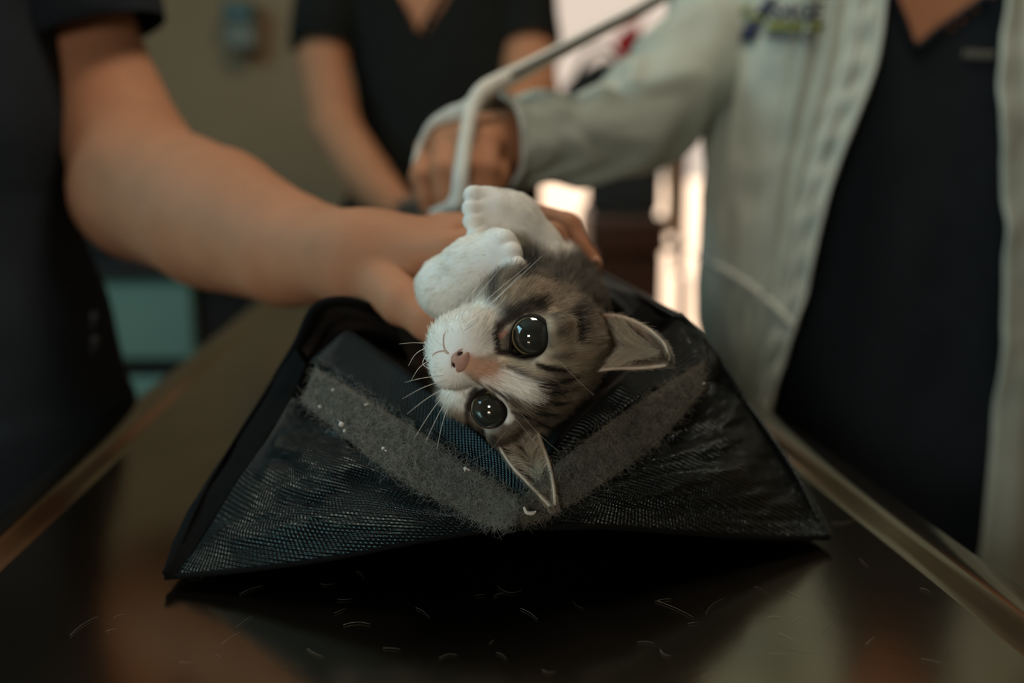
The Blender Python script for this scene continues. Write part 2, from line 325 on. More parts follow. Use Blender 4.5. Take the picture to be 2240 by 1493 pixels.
def bottle(px, base, d, h, r, col, label, capc, nm='bottle', ct='bottle'):
    b = at(px, base, d); z = zt+.015; e = empty(nm, (b[0], b[1], z), label, ct)
    lathe('body', [(0, 0), (r*.95, 0), (r, .005), (r, h*.62), (r*.9, h*.72), (r*.38, h*.80), (r*.38, h*.86), (0, h*.86)], (b[0], b[1], z), mat(nm+'_plastic', col, .4), e)
    lathe('cap', [(r*.42, h*.84), (r*.45, h*.84), (r*.45, h), (0, h)], (b[0], b[1], z), mat(nm+'_cap', capc, .4), e)
bottle(178, 560, 2.45, .13, .032, S(140, 152, 150), 'pale blue-grey plastic bottle at the left end of the dark cabinet', S(90, 120, 126))
rl = at(245, 560, 2.47); e = empty('paper_roll', (rl[0], rl[1], zt+.05), 'grey-white paper roll lying on a black box on the cabinet', 'roll')
lathe('sheet', [(.010, -.05), (.035, -.05), (.037, -.048), (.037, .048), (.035, .05), (.010, .05)], (rl[0], rl[1], zt+.118), mat('roll_paper', S(150, 148, 138), .9), e, axis=(1, .2, 0)); lathe('core', [(.010, -.051), (.010, .051), (.007, .051), (.007, -.051), (.010, -.051)], (rl[0], rl[1], zt+.118), mat('card', S(110, 90, 70), .9), e, axis=(1, .2, 0))
e = empty('box', (rl[0], rl[1], zt+.015), 'black box on the dark cabinet under the paper roll', 'box'); box('body', (rl[0]+.02, rl[1], zt+.04), (.16, .10, .05), mat('black_card', S(20, 19, 18), .6), e, .004); box('lid', (rl[0]+.02, rl[1], zt+.072), (.164, .104, .016), mat('black_lid', S(25, 24, 22), .55), e, .004)
bottle(318, 575, 2.40, .045, .016, S(150, 26, 24), 'small red pot beside the black box on the cabinet', S(120, 20, 20), 'pot', 'pot')
# wall dispenser
p = at(545, 62, 2.86); e = empty('soap_dispenser', (p[0], YB, p[2]), 'grey-green soap dispenser fixed to the beige wall', 'dispenser')
dg = mat('dispenser_grey', S(150, 150, 136), .5)
box('body', (p[0], YB-.045, p[2]-.005), (.085, .09, .13), dg, e, .012); box('cover', (p[0], YB-.062, p[2]+.028), (.088, .085, .062), mat('dispenser_teal', S(92, 116, 110), .4), e, .015); box('push_lever', (p[0], YB-.06, p[2]-.075), (.05, .07, .018), mat('dispenser_lever', S(96, 74, 54), .5), e, .006)
# ------------------------------------------------------------------ furniture in and beyond the doorway
ch = empty('wooden_chair', (.42, 3.1, 0), 'brown wooden chair with a dark grey back cushion in the bright doorway', 'chair')
br = mat('brown_wood', S(74, 42, 24), .45, noise=.25, nscale=10, stretch=(1, 1, 6)); dg2 = mat('charcoal_cloth', S(52, 54, 52), .9, noise=.1, nscale=60, bump=.3, bscale=300)
D = 2.75
def slab(name, px0, py0, px1, py1, d, th, m, par, bev=.01):
    a, b = at(px0, py0, d), at(px1, py1, d); z0 = max(b[2], .0)
    return box(name, ((a[0]+b[0])/2, a[1]+th/2, (a[2]+z0)/2), (abs(b[0]-a[0]), th, a[2]-z0), m, par, bev)
slab('back_cushion', 1290, 300, 1452, 475, D, .10, dg2, ch, .03)
slab('seat', 1290, 470, 1462, 560, D-.05, .45, br, ch, .02)
slab('apron', 1298, 555, 1450, 700, D, .06, br, ch, .008); slab('back_post', 1486, 200, 1510, 610, D+.35, .045, br, ch, .012); slab('back_post', 1278, 440, 1296, 640, D+.35, .04, br, ch, .012)
slab('leg', 1300, 690, 1322, 1700, D+.02, .045, br, ch, .008); slab('leg', 1432, 690, 1455, 1700, D+.02, .045, br, ch, .008); slab('leg', 1486, 600, 1507, 1600, D+.35, .045, br, ch, .008); slab('leg', 1279, 640, 1297, 1600, D+.35, .04, br, ch, .008)
slab('stretcher', 1440, 530, 1505, 548, D+.33, .03, br, ch, .008)
rail = tube('sunlit_edge', [at(1466, 300, D+.05), at(1468, 370, D+.03), at(1472, 440, D), at(1470, 505, D-.03)], [.016, .017, .019, .021], mat('sunlit_edge_tan', S(206, 164, 122), .4, noise=.15, nscale=12), ch, 30, 12)  # bright tan colour stands in for sunlight on the edge of the chair
# grey hat-shaped bag on the chair top and a red pennant on the frame
bg = empty('shoulder_bag', at(1285, 250, D+.1), 'dark grey rounded bag hanging on the chair back above the white sleeve', 'bag')
V, Q = sdf_mesh(union([ell(at(1290, 232, D+.1), (.085, .05, .10)), ell(at(1330, 190, D+.1), (.06, .05, .075))], .05), at(1200, 420, D+.1)-.03, at(1430, 60, D+.1)+np.array([.1, .15, .05]), .006); mk('body', V, Q, dg2, bg)
tube('strap', [at(1240, 230, D+.06), at(1285, 120, D+.08), at(1345, 120, D+.1), at(1370, 250, D+.08)], [.008]*4, dg2, bg, 30, 8)
rc_ = empty('red_pennant', at(1372, 60, D+.2), 'small red cloth pennant hanging in the bright doorway', 'pennant')
rm = mat('red_cloth', S(176, 24, 34), .8, bump=.3, bscale=200)
shell('cloth', loft(pxrows([[(1412, 30, D+.2), (1405, 44, D+.19), (1398, 52, D+.2)], [(1345, 84, D+.22), (1372, 86, D+.18), (1402, 88, D+.2)], [(1350, 112, D+.22), (1372, 120, D+.2), (1394, 128, D+.2)], [(1366, 150, D+.21), (1372, 152, D+.2), (1380, 154, D+.2)]]), 30, 14), .004, rm, rc_)
tube('cord', [at(1408, 40, D+.2), at(1418, -60, D+.2), at(1424, -290, D+.16)], [.003]*3, rm, rc_, 20, 6)
# ------------------------------------------------------------------ people
def torso_grid(rings, nu=70, ns=80, scale=1.0, wob=0.0, seed=1):      # rings: (cx, cy, z, rx, ry); squarish ovals; u from top to bottom, start of the loop at the back
    R = cat_(np.array(rings, float), nu); a = np.linspace(0, 2*math.pi, ns, endpoint=False)-math.pi*1.5
    c, s = np.cos(a), np.sin(a); e = .8
    X = R[:, :1]+np.sign(c)*np.abs(c)**e*R[:, 3:4]*scale; Y = R[:, 1:2]+np.sign(s)*np.abs(s)**e*R[:, 4:5]*scale; Z = R[:, 2:3]+0*X
    G = np.stack([X, Y, Z], -1)
    if wob: n = vnoise(np.stack([X*14, Y*14, Z*5], -1), seed)+.5*vnoise(np.stack([X*30, Y*30, Z*11], -1), seed+3); ctr = np.stack([R[:, :1]+0*X, R[:, 1:2]+0*X, Z], -1); d = G-ctr; G = G+d/np.linalg.norm(d, axis=-1, keepdims=True)*(n*wob)[..., None]
    return G
def capped(name, G, m, par):
    nu, ns = G.shape[:2]; V = np.concatenate([G.reshape(-1, 3), G[0].mean(0)[None], G[-1].mean(0)[None]]); i = np.arange(ns); j = (i+1) % ns; N = nu*ns
    return mk(name, V, [gfaces(nu, ns, False, True), np.stack([j, i, np.full(ns, N)], 1), np.stack([i+N-ns, j+N-ns, np.full(ns, N+1)], 1)], m, par, uv=np.concatenate([guv(G), np.zeros((2, 2))]))
def closed(G):
    nu, ns = G.shape[:2]; i = np.arange(ns); j = (i+1) % ns; N = nu*ns; f = gfaces(nu, ns, False, True)
    t = np.stack([j, i, np.full(ns, N), np.full(ns, N)], 1); b = np.stack([i+N-ns, j+N-ns, np.full(ns, N+1), np.full(ns, N+1)], 1)
    return np.concatenate([G.reshape(-1, 3), G[0].mean(0)[None], G[-1].mean(0)[None]]), np.concatenate([f, t, b])
def head_mesh(c, face, tall=.235, m=1):     # skull, jaw, nose, ears, brow; c is the middle of the head
    c = np.array(c, float); f = np.array(face, float); f[2] = 0; f /= np.linalg.norm(f); r = np.array([f[1], -f[0], 0]); u = np.array([0, 0, 1.]); R = np.stack([r, f, u], 1); k = tall/.235
    L = lambda x, y, z: c+k*(x*r+y*f+z*u)
    s = union([ell(L(0, -.012, .035), np.array([.074, .092, .082])*k, R), ell(L(0, .022, -.035), np.array([.058, .066, .075])*k, R), rc(L(0, .070, -.085), L(0, .055, -.09), .022*k, .026*k), rc(L(0, -.01, -.06), L(0, -.03, -.20), .055*k, .060*k)], .03*k)
    s = union([s, rc(L(0, .088, .015), L(0, .108, -.020), .008*k, .013*k), ell(L(.015, .094, -.024), np.array([.009, .011, .008])*k, R), ell(L(-.015, .094, -.024), np.array([.009, .011, .008])*k, R), ell(L(0, .082, -.052), np.array([.025, .012, .007])*k, R), ell(L(0, .080, -.063), np.array([.022, .013, .008])*k, R)], .010*k)
    for q in (-1, 1):
        s = cut(s, ell(L(.032*q, .094, .012), np.array([.017, .012, .011])*k, R), .012*k); s = union([s, ell(L(.032*q, .074, .011), np.array([.014, .013, .012])*k, R)], .003*k)
        s = union([s, ell(L(.076*q, -.012, -.002), np.array([.008, .020, .032])*k, R)], .006*k)
    return sdf_mesh(s, c-np.array([.13, .13, .24])*k, c+np.array([.13, .13, .14])*k, .005)
def hair_cap(name, c, face, col, par, tall=.235, long_=0):
    c = np.array(c, float); f = np.array(face, float); f[2] = 0; f /= np.linalg.norm(f); r = np.array([f[1], -f[0], 0]); R = np.stack([r, f, [0, 0, 1.]], 1); k = tall/.235
    s = cut(union([ell(c+k*(-.022*f)+np.array([0, 0, .045*k]), np.array([.084, .098, .088])*k, R), ell(c-k*.07*f+np.array([0, 0, -.02*k]), np.array([.07, .045, .09])*k, R)], .03), ell(c+k*.09*f+np.array([0, 0, -.025*k]), np.array([.075, .075, .105])*k, R), .015)
    g = s; s = lambda p: g(p)+.0025*vnoise(p*np.array([160, 160, 40.]), 5)
    V, Q = sdf_mesh(s, c-np.array([.16, .16, .16]), c+np.array([.16, .16, .17]), .005, 0); return mk(name, V, Q, mat('hair_'+name, col, .6, noise=.3, nscale=60), par)
eyw = mat('eye_white', S(206, 200, 190), .3); eyi = mat('iris_brown', S(52, 34, 22), .2); browm = mat('brow_hair', S(46, 32, 24), .8); lipm = mat('lips', S(150, 88, 76), .6)
def face(par, c, fc, k=1.0):    # eyes, brows and lips of a head
    c = np.array(c, float); f = np.array(fc, float); f[2] = 0; f /= np.linalg.norm(f); r = np.array([f[1], -f[0], 0]); L = lambda x, y, z: c+k*(x*r+y*f+np.array([0, 0, z])); R = np.stack([r, f, [0, 0, 1.]], 1)
    for q in (-1, 1):
        V, Q = sdf_mesh(ell(L(.032*q, .079, .011), np.array([.0125, .0105, .0065]), R), L(.032*q, .079, .011)-.018, L(.032*q, .079, .011)+.018, .0015); e = mk('eye', V, Q, eyw, par)
        V, Q = sdf_mesh(ell(L(.032*q, .0865, .011), np.array([.0048, .0035, .0048]), R), L(.032*q, .0865, .011)-.009, L(.032*q, .0865, .011)+.009, .001); mk('iris', V, Q, eyi, e)
        tube('eyebrow', [L(.016*q, .094, .027), L(.032*q, .091, .032), L(.048*q, .078, .027)], [(.003, .004), (.003, .004), (.0015, .002)], browm, par, 20, 8)
    tube('lips', [L(-.024, .086, -.057), L(-.010, .096, -.056), L(0, .0965, -.058), L(.010, .096, -.056), L(.024, .086, -.057)], [(.002, .002), (.004, .006), (.004, .0055), (.004, .006), (.002, .002)], lipm, par, 30, 10)
def legs(par, xs, y, top, hip=.095, m=None, toe=(0, -1)):
    for q in xs:
        tube('trouser_leg', [(q, y, top), (q, y, top*.55), (q, y, .10)], [(hip, hip), (hip*.75, hip*.75), (hip*.7, hip*.7)], m or M['trousers'], par, 30, 24, fold=lambda u, a: .04*np.sin(u*30+2*np.sin(a)))
        V, Q = sdf_mesh(union([ell((q, y, .055), (.045, .06, .05)), rc((q, y, .04), (q+toe[0]*.14, y+toe[1]*.14, .035), .042, .036)], .02), (q-.22, y-.22, .002), (q+.22, y+.22, .13), .008); mk('shoe', V, Q, M['shoe'], par)
def fist(W, knuckles, pips, dips, tips, r, palmr, thumb):      # one hand: palm of metacarpals, four separate bent fingers, a thumb off the side
    palm = union([rc(W, k, palmr, r[i]*1.12) for i, k in enumerate(knuckles)], .012)
    fs = [union(chain([knuckles[i], pips[i], dips[i], tips[i]], [r[i]*1.08, r[i], r[i]*.92, r[i]*.78]), .003) for i in range(4)]
    th = union(chain(thumb, [palmr*.62, .0125, .0108, .0088]), .004)
    f = fs[0]
    for g in fs[1:]: f = mix(f, g, .0022)
    return mix(mix(palm, f, .006), th, .005)
# ---- person in the dark navy top at the left, arm reaching across to the kitten
pa = empty('person', (-.56, .88, 0), 'person at the left in dark navy scrubs, bare arm reaching over to hold the kitten', 'person')
dA = .90
sil = [(60, -190), (110, -60), (122, 60), (146, 180), (155, 290), (144, 380), (137, 440), (150, 550), (200, 690), (238, 840), (262, 900), (268, 1010), (262, 1180), (250, 1400)]
rings = []
for px, py in sil: p = at(px, py, dA); rings.append((p[0]-.215, p[1]+.0, p[2], .215, .15))
top0 = rings[0]; rings = [(top0[0]-.02, top0[1], top0[2]+.10, .07, .06), (top0[0]-.01, top0[1], top0[2]+.06, .15, .10)]+rings
GA = torso_grid(rings, 110, 110, 1, .006, 3)
VA, FA = closed(torso_grid(rings, 50, 60, .93))
hxA = (rings[0][0], rings[0][1], rings[0][2]+.135)
# arm and gripping hand
P = lambda *a: at(*a)
Wr = P(795, 568, .655)
arm = union([rc(P(120, -40, .99), P(238, 225, .945), .060, .050)], .01)
fore = union(chain([P(238, 225, .945), P(318, 410, .885)], [.050, .060])+chain([P(318, 410, .885), P(470, 478, .80), P(630, 545, .72), Wr], [.060, .057, .041, .0275]), .006)
elbow = ell(P(318, 425, .885), (.058, .058, .055))
armA = mix(mix(arm, fore, .012), elbow, .02)
kn = [P(985, 548, .612), P(985, 520, .635), P(980, 505, .66), P(965, 500, .685)]
pip = [P(1120, 500, .622), P(1140, 470, .645), P(1120, 480, .672), P(1090, 485, .70)]
dip = [P(1208, 520, .622), P(1238, 498, .640), P(1225, 500, .668), P(1190, 510, .70)]
tip = [P(1256, 612, .610), P(1288, 588, .632), P(1288, 570, .66), P(1250, 570, .69)]
tb_ = [P(828, 608, .640), P(882, 664, .602), P(934, 704, .588), P(984, 746, .580)]
handA = fist(Wr, kn, pip, dip, tip, [.0102, .0106, .0100, .0090], .0245, tb_)
handA = mix(handA, union([ell(P(872, 548, .648), (.030, .022, .018)), rc(P(812, 592, .648), P(876, 652, .612), .0195, .0125)], .008), .010)
skinA = mix(armA, handA, .02); skA0 = skinA
skinA = lambda p: skA0(p)+.0006*vnoise(p*55, 9)
V, Q = sdf_mesh(skinA, *bb([P(120, -40, .99), P(238, 225, .945), P(318, 410, .885)], .085, [Wr]+kn+pip+dip+tip+tb_), .0024, 2)
Vh, Qh = head_mesh(hxA, (.9, .1, 0))
mk('body', *joinm([(V, Q), (VA, FA), (Vh, Qh)]), M['skin'], pa)
hair_cap('hair', hxA, (.9, .1, 0), S(46, 32, 24), pa); face(pa, hxA, (.9, .1, 0))
capped('scrub_top', GA, M['navy'], pa)
tube('sleeve', [P(40, -170, .955), P(120, -60, .945), P(166, 20, .938), P(190, 84, .942)], [(.088, .088), (.084, .084), (.078, .078), (.074, .074)], M['navy'], pa, 50, 48, fold=lambda u, a: .03*vnoise(np.stack([u*5, np.cos(a)*1.5, np.sin(a)*1.5], -1), 4), caps=False)
# nails of the fingertips that show
nm = mat('fingernail', S(214, 160, 132), .3, sss=.1)
for t, dp in ((tip[0], dip[0]), (tip[1], dip[1])):
    dv = (t-dp)/np.linalg.norm(t-dp); V, Q = sdf_mesh(ell(t+np.array([.004, -.0055, .003]), (.0042, .0022, .0055)), t-.016, t+.016, .0012); mk('fingernail', V, Q, nm, pa)
# drawstring knots at the hem of the top
for px, py in ((206, 690), (208, 742)): V, Q = sdf_mesh(union([ell(P(px, py, dA-.03), (.0035, .0035, .004))]+chain([P(px, py, dA-.03), P(px-6, py+26, dA-.02)], [.0018, .0018]), .002), P(px-20, py+40, dA-.03)-.03, P(px+20, py-20, dA-.03)+.03, .0014); mk('knot', V, Q, M['cord'], pa)
legs(pa, (-.46, -.66), .90, .80, .11, toe=(1, 0))
# ---- person in the black v-neck behind
pb = empty('person', (-.10, 1.82, 0), 'person in a black v-neck top standing at the far end of the table', 'person')
dB = 1.78; PB = lambda x, y, d: at(x, y, d*1.187)
def ringsof(rows, d, ry, y_off=0):     # rows: (left px, right px, py)
    out = []
    for l, r, y in rows: a, b = at(l, y, d), at(r, y, d); out.append(((a[0]+b[0])/2, (a[1]+b[1])/2+y_off, a[2], (b[0]-a[0])/2, ry))
    return out
rB = ringsof([(860, 990, -190), (800, 1060, -150), (715, 1130, -95), (700, 1150, -40), (728, 1160, 40), (752, 1174, 120), (772, 1184, 220), (785, 1186, 330), (738, 1186, 450), (705, 1190, 600), (700, 1200, 800)], dB, .12, .06)
GB = torso_grid(rB, 130, 160, 1, .004, 8); pj = proj(GB)
vB = lambda x, y: (y < 76) & (x > 868+(915-868)*np.clip((y+10)/86, -3, 1)) & (x < 972-(972-915)*np.clip((y+10)/86, -3, 1))
ctrB = np.array([r[:3] for r in rB]); front = GB[..., 1] < np.interp(GB[..., 2], ctrB[::-1, 2], ctrB[::-1, 1])
cutv = vB(pj[..., 0], pj[..., 1]) & front
kp = np.ones((GB.shape[0]-1, GB.shape[1]), bool); c2 = np.concatenate([cutv, cutv[:, :1]], 1); kp &= ~(c2[:-1, :-1] | c2[1:, 1:])
o = shell('black_top', GB, .003, M['black'], pb, to=CAM+np.array([0, 0, 0]), cv=True, keep=kp) if False else mk('black_top', GB.reshape(-1, 3), gfaces(GB.shape[0], GB.shape[1], False, True, kp), M['black'], pb, uv=guv(GB))
def neckline(o_, L_, G_, ct, m, par, r=.004):
    pg = proj(G_); fr = G_[..., 1] < ct[0, 1]+.03
    def on(px, py): q = (pg[..., 0]-px)**2+(pg[..., 1]-py)**2+np.where(fr, 0, 1e7); return at(px, py, pg[..., 2].ravel()[q.argmin()]-.001)
    tube('neckline', [on(*p) for p in L_], [r]*len(L_), m, par, 60, 10)
neckline(None, [(862, -20), (880, 10), (898, 43), (915, 77), (934, 43), (953, 10), (972, -22)], GB, ctrB, M['black'], pb)
VB, FB = closed(torso_grid(rB, 60, 70, .955))
aB = union(chain([PB(725, 40, 1.50), PB(704, 140, 1.49), PB(735, 285, 1.45), PB(800, 385, 1.36), PB(875, 468, 1.27)], [0.0404, 0.0451, 0.0445, 0.0404, 0.0291]), .008)
hB = fist(PB(880, 470, 1.265), [PB(905, 470, 1.22), PB(915, 480, 1.225), PB(922, 490, 1.235), PB(925, 500, 1.25)], [PB(930, 490, 1.19), PB(938, 500, 1.20), PB(944, 510, 1.21), PB(945, 520, 1.23)], [PB(930, 520, 1.185), PB(938, 528, 1.195), PB(944, 535, 1.205), PB(945, 540, 1.225)], [PB(918, 540, 1.19), PB(926, 546, 1.20), PB(932, 550, 1.21), PB(934, 552, 1.23)], [0.0116, 0.0119, 0.0113, 0.0101], .026, [PB(885, 480, 1.255), PB(892, 500, 1.225), PB(905, 520, 1.205), PB(915, 535, 1.20)])
aB2 = union(chain([PB(1140, 20, 1.53), PB(1155, 120, 1.5), PB(1160, 200, 1.45), PB(1120, 300, 1.36), PB(1060, 400, 1.28)], [0.0427, 0.0499, 0.0475, 0.0404, 0.0297]), .008)
hB2 = fist(PB(1055, 405, 1.275), [PB(1040, 430, 1.25), PB(1030, 432, 1.26), PB(1020, 430, 1.27), PB(1012, 425, 1.28)], [PB(1030, 465, 1.235), PB(1020, 467, 1.245), PB(1010, 465, 1.255), PB(1002, 460, 1.265)], [PB(1015, 485, 1.24), PB(1005, 487, 1.25), PB(995, 485, 1.26), PB(988, 480, 1.27)], [PB(1000, 490, 1.25), PB(990, 492, 1.26), PB(980, 490, 1.27), PB(975, 485, 1.28)], [0.0116, 0.0119, 0.0113, 0.0101], .026, [PB(1050, 415, 1.265), PB(1030, 440, 1.23), PB(1012, 460, 1.215), PB(1000, 470, 1.21)])
V, Q = sdf_mesh(mix(mix(aB, hB, .015), mix(aB2, hB2, .015), .01), *bb([PB(725, 40, 1.50), PB(704, 140, 1.49), PB(1140, 20, 1.53), PB(1160, 200, 1.45), PB(918, 540, 1.19), PB(1000, 490, 1.2), PB(880, 470, 1.265)], .07), .004, 1)
hxB = (rB[0][0], rB[0][1]-.01, rB[0][2]+.135); Vh, Qh = head_mesh(hxB, (0, -1, 0)); mk('body', *joinm([(V, Q), (VB, FB), (Vh, Qh)]), M['skin2'], pb)
hair_cap('hair', hxB, (0, -1, 0), S(40, 30, 26), pb); face(pb, hxB, (0, -1, 0))
tube('sleeve', [PB(790, -90, 1.54), PB(738, -20, 1.52), PB(708, 60, 1.50), PB(704, 108, 1.495)], [(0.0783, 0.0783), (0.0712, 0.0712), (0.0594, 0.0594), (0.0570, 0.0570)], M['black'], pb, 40, 40, fold=lambda u, a: .04*vnoise(np.stack([u*5, np.cos(a)*1.5, np.sin(a)*1.5], -1), 6), caps=False)
tube('sleeve', [PB(1080, -90, 1.56), PB(1125, -20, 1.54), PB(1146, 60, 1.52), PB(1154, 118, 1.50)], [(0.0783, 0.0783), (0.0712, 0.0712), (0.0641, 0.0641), (0.0617, 0.0617)], M['black'], pb, 40, 40, fold=lambda u, a: .04*vnoise(np.stack([u*5, np.cos(a)*1.5, np.sin(a)*1.5], -1), 7), caps=False)
cb = np.array(rB[-1][:3]); legs(pb, (cb[0]-.09, cb[0]+.09), cb[1], cb[2]+.05, .10)
# ---- person in the white coat at the right
pc = empty('person', (.50, 1.12, 0), 'person at the right in an open white coat over navy scrubs, holding the leash', 'person')
dC = 1.15
rC = ringsof([(1960, 2060, -260), (1880, 2140, -215), (1700, 2330, -150), (1640, 2390, -60), (1640, 2390, 60), (1660, 2380, 200), (1668, 2375, 400), (1672, 2370, 600), (1672, 2370, 800), (1660, 2390, 1000), (1650, 2400, 1200)], dC, .115, .03)
GC = torso_grid(rC, 170, 240, 1, .005, 12); pj = proj(GC)
vC = lambda x, y: (y < 100) & (x > 1958+(2003-1958)*np.clip(y/100, -3, 1)) & (x < 2150-(2150-2003)*np.clip((y+0)/100, -3, 1))
ctrC = np.array([r[:3] for r in rC]); front = GC[..., 1] < np.interp(GC[..., 2], ctrC[::-1, 2], ctrC[::-1, 1])
cutv = vC(pj[..., 0], pj[..., 1]) & front; c2 = np.concatenate([cutv, cutv[:, :1]], 1); kp = ~(c2[:-1, :-1] | c2[1:, 1:])
mk('scrub_top', GC.reshape(-1, 3), gfaces(GC.shape[0], GC.shape[1], False, True, kp), M['navy'], pc, uv=guv(GC))
neckline(None, [(1950, -20), (1960, 5), (1980, 52), (2003, 102), (2050, 68), (2105, 30), (2160, -8)], GC, ctrC, M['navy'], pc, .0045)
VC, FC = closed(torso_grid(rC, 60, 70, .955))
Wc = P(1092, 322, .905)
hC = fist(Wc, [P(1062, 312, .862), P(1022, 300, .868), P(978, 306, .878), P(938, 328, .89)], [P(1062, 372, .842), P(1020, 368, .845), P(968, 372, .852), P(922, 386, .868)], [P(1060, 412, .842), P(1022, 418, .845), P(976, 424, .852), P(934, 428, .868)], [P(1052, 440, .848), P(1022, 452, .852), P(982, 462, .858), P(944, 462, .872)], [.0118, .0122, .0116, .0104], .026, [P(1085, 345, .89), P(1082, 385, .865), P(1064, 420, .85), P(1042, 448, .845)])
armC = union(chain([P(1640, -85, 1.195), P(1572, 60, 1.16), P(1476, 188, 1.09), P(1385, 285, 1.01), P(1230, 308, .945), Wc], [.030, .030, .030, .029, .027, .025]), .004)
V, Q = sdf_mesh(mix(hC, armC, .02), *bb([P(1625, -130, 1.195), P(1390, 290, .99), Wc, P(944, 462, .872), P(938, 328, .89), P(1042, 448, .845)], .06), .003, 2)
hxC = (rC[0][0], rC[0][1]-.01, rC[0][2]+.135); Vh, Qh = head_mesh(hxC, (-.5, -1, 0)); mk('body', *joinm([(V, Q), (VC, FC), (Vh, Qh)]), M['skin2'], pc)
hair_cap('hair', hxC, (-.5, -1, 0), S(52, 36, 26), pc); face(pc, hxC, (-.5, -1, 0))
cc_ = np.array(rC[-1][:3]); legs(pc, (cc_[0]-.09, cc_[0]+.09), cc_[1], cc_[2]+.06, .11, M['navy'])
# the coat: one open sheet, from one front edge round the back to the other
ys = [-250, -190, -100, 0, 130, 250, 370, 500, 640, 760, 890, 1080, 1300, 1600]
le = [1960, 1946, 1945, 1940, 1922, 1880, 1832, 1795, 1765, 1725, 1688, 1660, 1650, 1650]; sd = [1880, 1690, 1600, 1565, 1548, 1542, 1538, 1532, 1524, 1542, 1562, 1572, 1575, 1575]
re = [2110, 2150, 2190, 2208, 2188, 2188, 2195, 2203, 2200, 2192, 2180, 2165, 2146, 2130]; rs = [2180, 2330, 2420, 2470, 2480, 2480, 2480, 2480, 2485, 2490, 2500, 2510, 2520, 2530]
dl = [1.10, 1.05, 1.03, 1.015, 1.0, .99, .985, .98, .98, .98, .985, .99, .99, .99]
rows = []
for y, l, s, r, q, d in zip(ys, le, sd, re, rs, dl):
    a, b = at(s, y, 1.13), at(q, y, 1.13); bk = np.array([0, .17, 0]); bz = (a+b)/2+np.array([0, .20, 0]); bz[2] = a[2]
    rows.append([at(l, y, d), at(l-.22*(l-s), y, d+.012), at(l-.5*(l-s), y, d+.035), at(s+.2*(l-s), y, d+.075), a, a+bk*.55+np.array([.05, 0, 0]), a*.7+b*.3+bk, bz, a*.3+b*.7+bk, b+bk*.5, b, at(q-.4*(q-r), y, d+.045), at(r, y, d)])
G = loft(rows, 150, 200); n = gnormal(G); n = toward(G, n, G.reshape(-1, 3).mean(0)); n = -n
U, Vv = np.meshgrid(np.linspace(0, 1, 150), np.linspace(0, 1, 200), indexing='ij')
fold = .010*np.sin(Vv*150+2*vnoise(np.stack([U*3, Vv*8, 0*U], -1), 2)*2)*np.clip(vnoise(np.stack([U*2.0, Vv*14, 0*U], -1), 5)+.35, 0, 1)*np.clip((Vv-.055)*16, 0, 1)
fold += .003*np.sin(U*120+3*vnoise(np.stack([U*4, Vv*30, 0*U], -1), 7))*np.exp(-((Vv-.045)/.035)**2)+.0025*vnoise(np.stack([U*26, Vv*30, 0*U], -1), 8)
G = G+n*fold[..., None]; GCOAT = G
coat = shell('white_coat', G, -.0025, M['coat'], pc, to=G.reshape(-1, 3).mean(0))
seamm = mat('coat_seam', S(186, 190, 180), .9, bump=.3, bscale=900)
for vv in (1, 12): tube('coat_hem', [G[i, vv]+n[i, vv]*.0015 for i in range(2, 148, 5)], [.0022]*30, seamm, coat, 120, 8)
pk = [(1528, 560, 0), (1585, 588, 0), (1640, 622, 0), (1700, 672, 0), (1738, 712, 0)]; pgc = proj(G[:, :110])
def oncoat(px, py, lift=.002):
    q = (pgc[..., 0]-px)**2+(pgc[..., 1]-py)**2; k = q < max(q.min()*1.5, 14**2); i = np.where(k.ravel(), pgc[..., 2].ravel(), 9).argmin(); d0 = pgc[..., 2].ravel()[i]; k2 = k & (pgc[..., 2] < d0+.03); w_ = np.where(k2, 1/(q+4), 0); return at(px, py, (pgc[..., 2]*w_).sum()/w_.sum()-lift)
tube('shadow_edge_line', [oncoat(p[0], p[1]) for p in pk], [(.005, .0022)]*5, seamm, coat, 40, 8)  # raised line standing in for a cast shadow's edge; the coat has no pocket here
def wr(u, a, s=3): return .11*np.sin(u*42+2.2*vnoise(np.stack([u*6, np.cos(a)*1.2, np.sin(a)*1.2], -1), s)*2)*(.5+.5*vnoise(np.stack([u*4, np.cos(a), np.sin(a)], -1), s+1))+.05*vnoise(np.stack([u*9, np.cos(a)*2, np.sin(a)*2], -1), s+2)
GS = tubegrid([P(1735, -120, 1.21), P(1640, -85, 1.19), P(1572, 60, 1.16), P(1476, 188, 1.09), P(1385, 278, 1.01), P(1300, 300, .965), P(1200, 305, .935), P(1110, 310, .905), P(1072, 308, .892)], [(.056, .056), (.067, .067), (.066, .066), (.059, .058), (.053, .052), (.045, .045), (.043, .043), (.041, .041), (.0425, .046)], 110, 64, wr)
sl_ = mk('coat_sleeve', GS.reshape(-1, 3), gfaces(110, 64, False, True), M['coat'], pc, uv=guv(GS))
cf = [GS[107, i] for i in range(0, 64, 4)]; cf.append(cf[0]); tube('cuff_hem', cf, [.0028]*17, seamm, sl_, 80, 8)
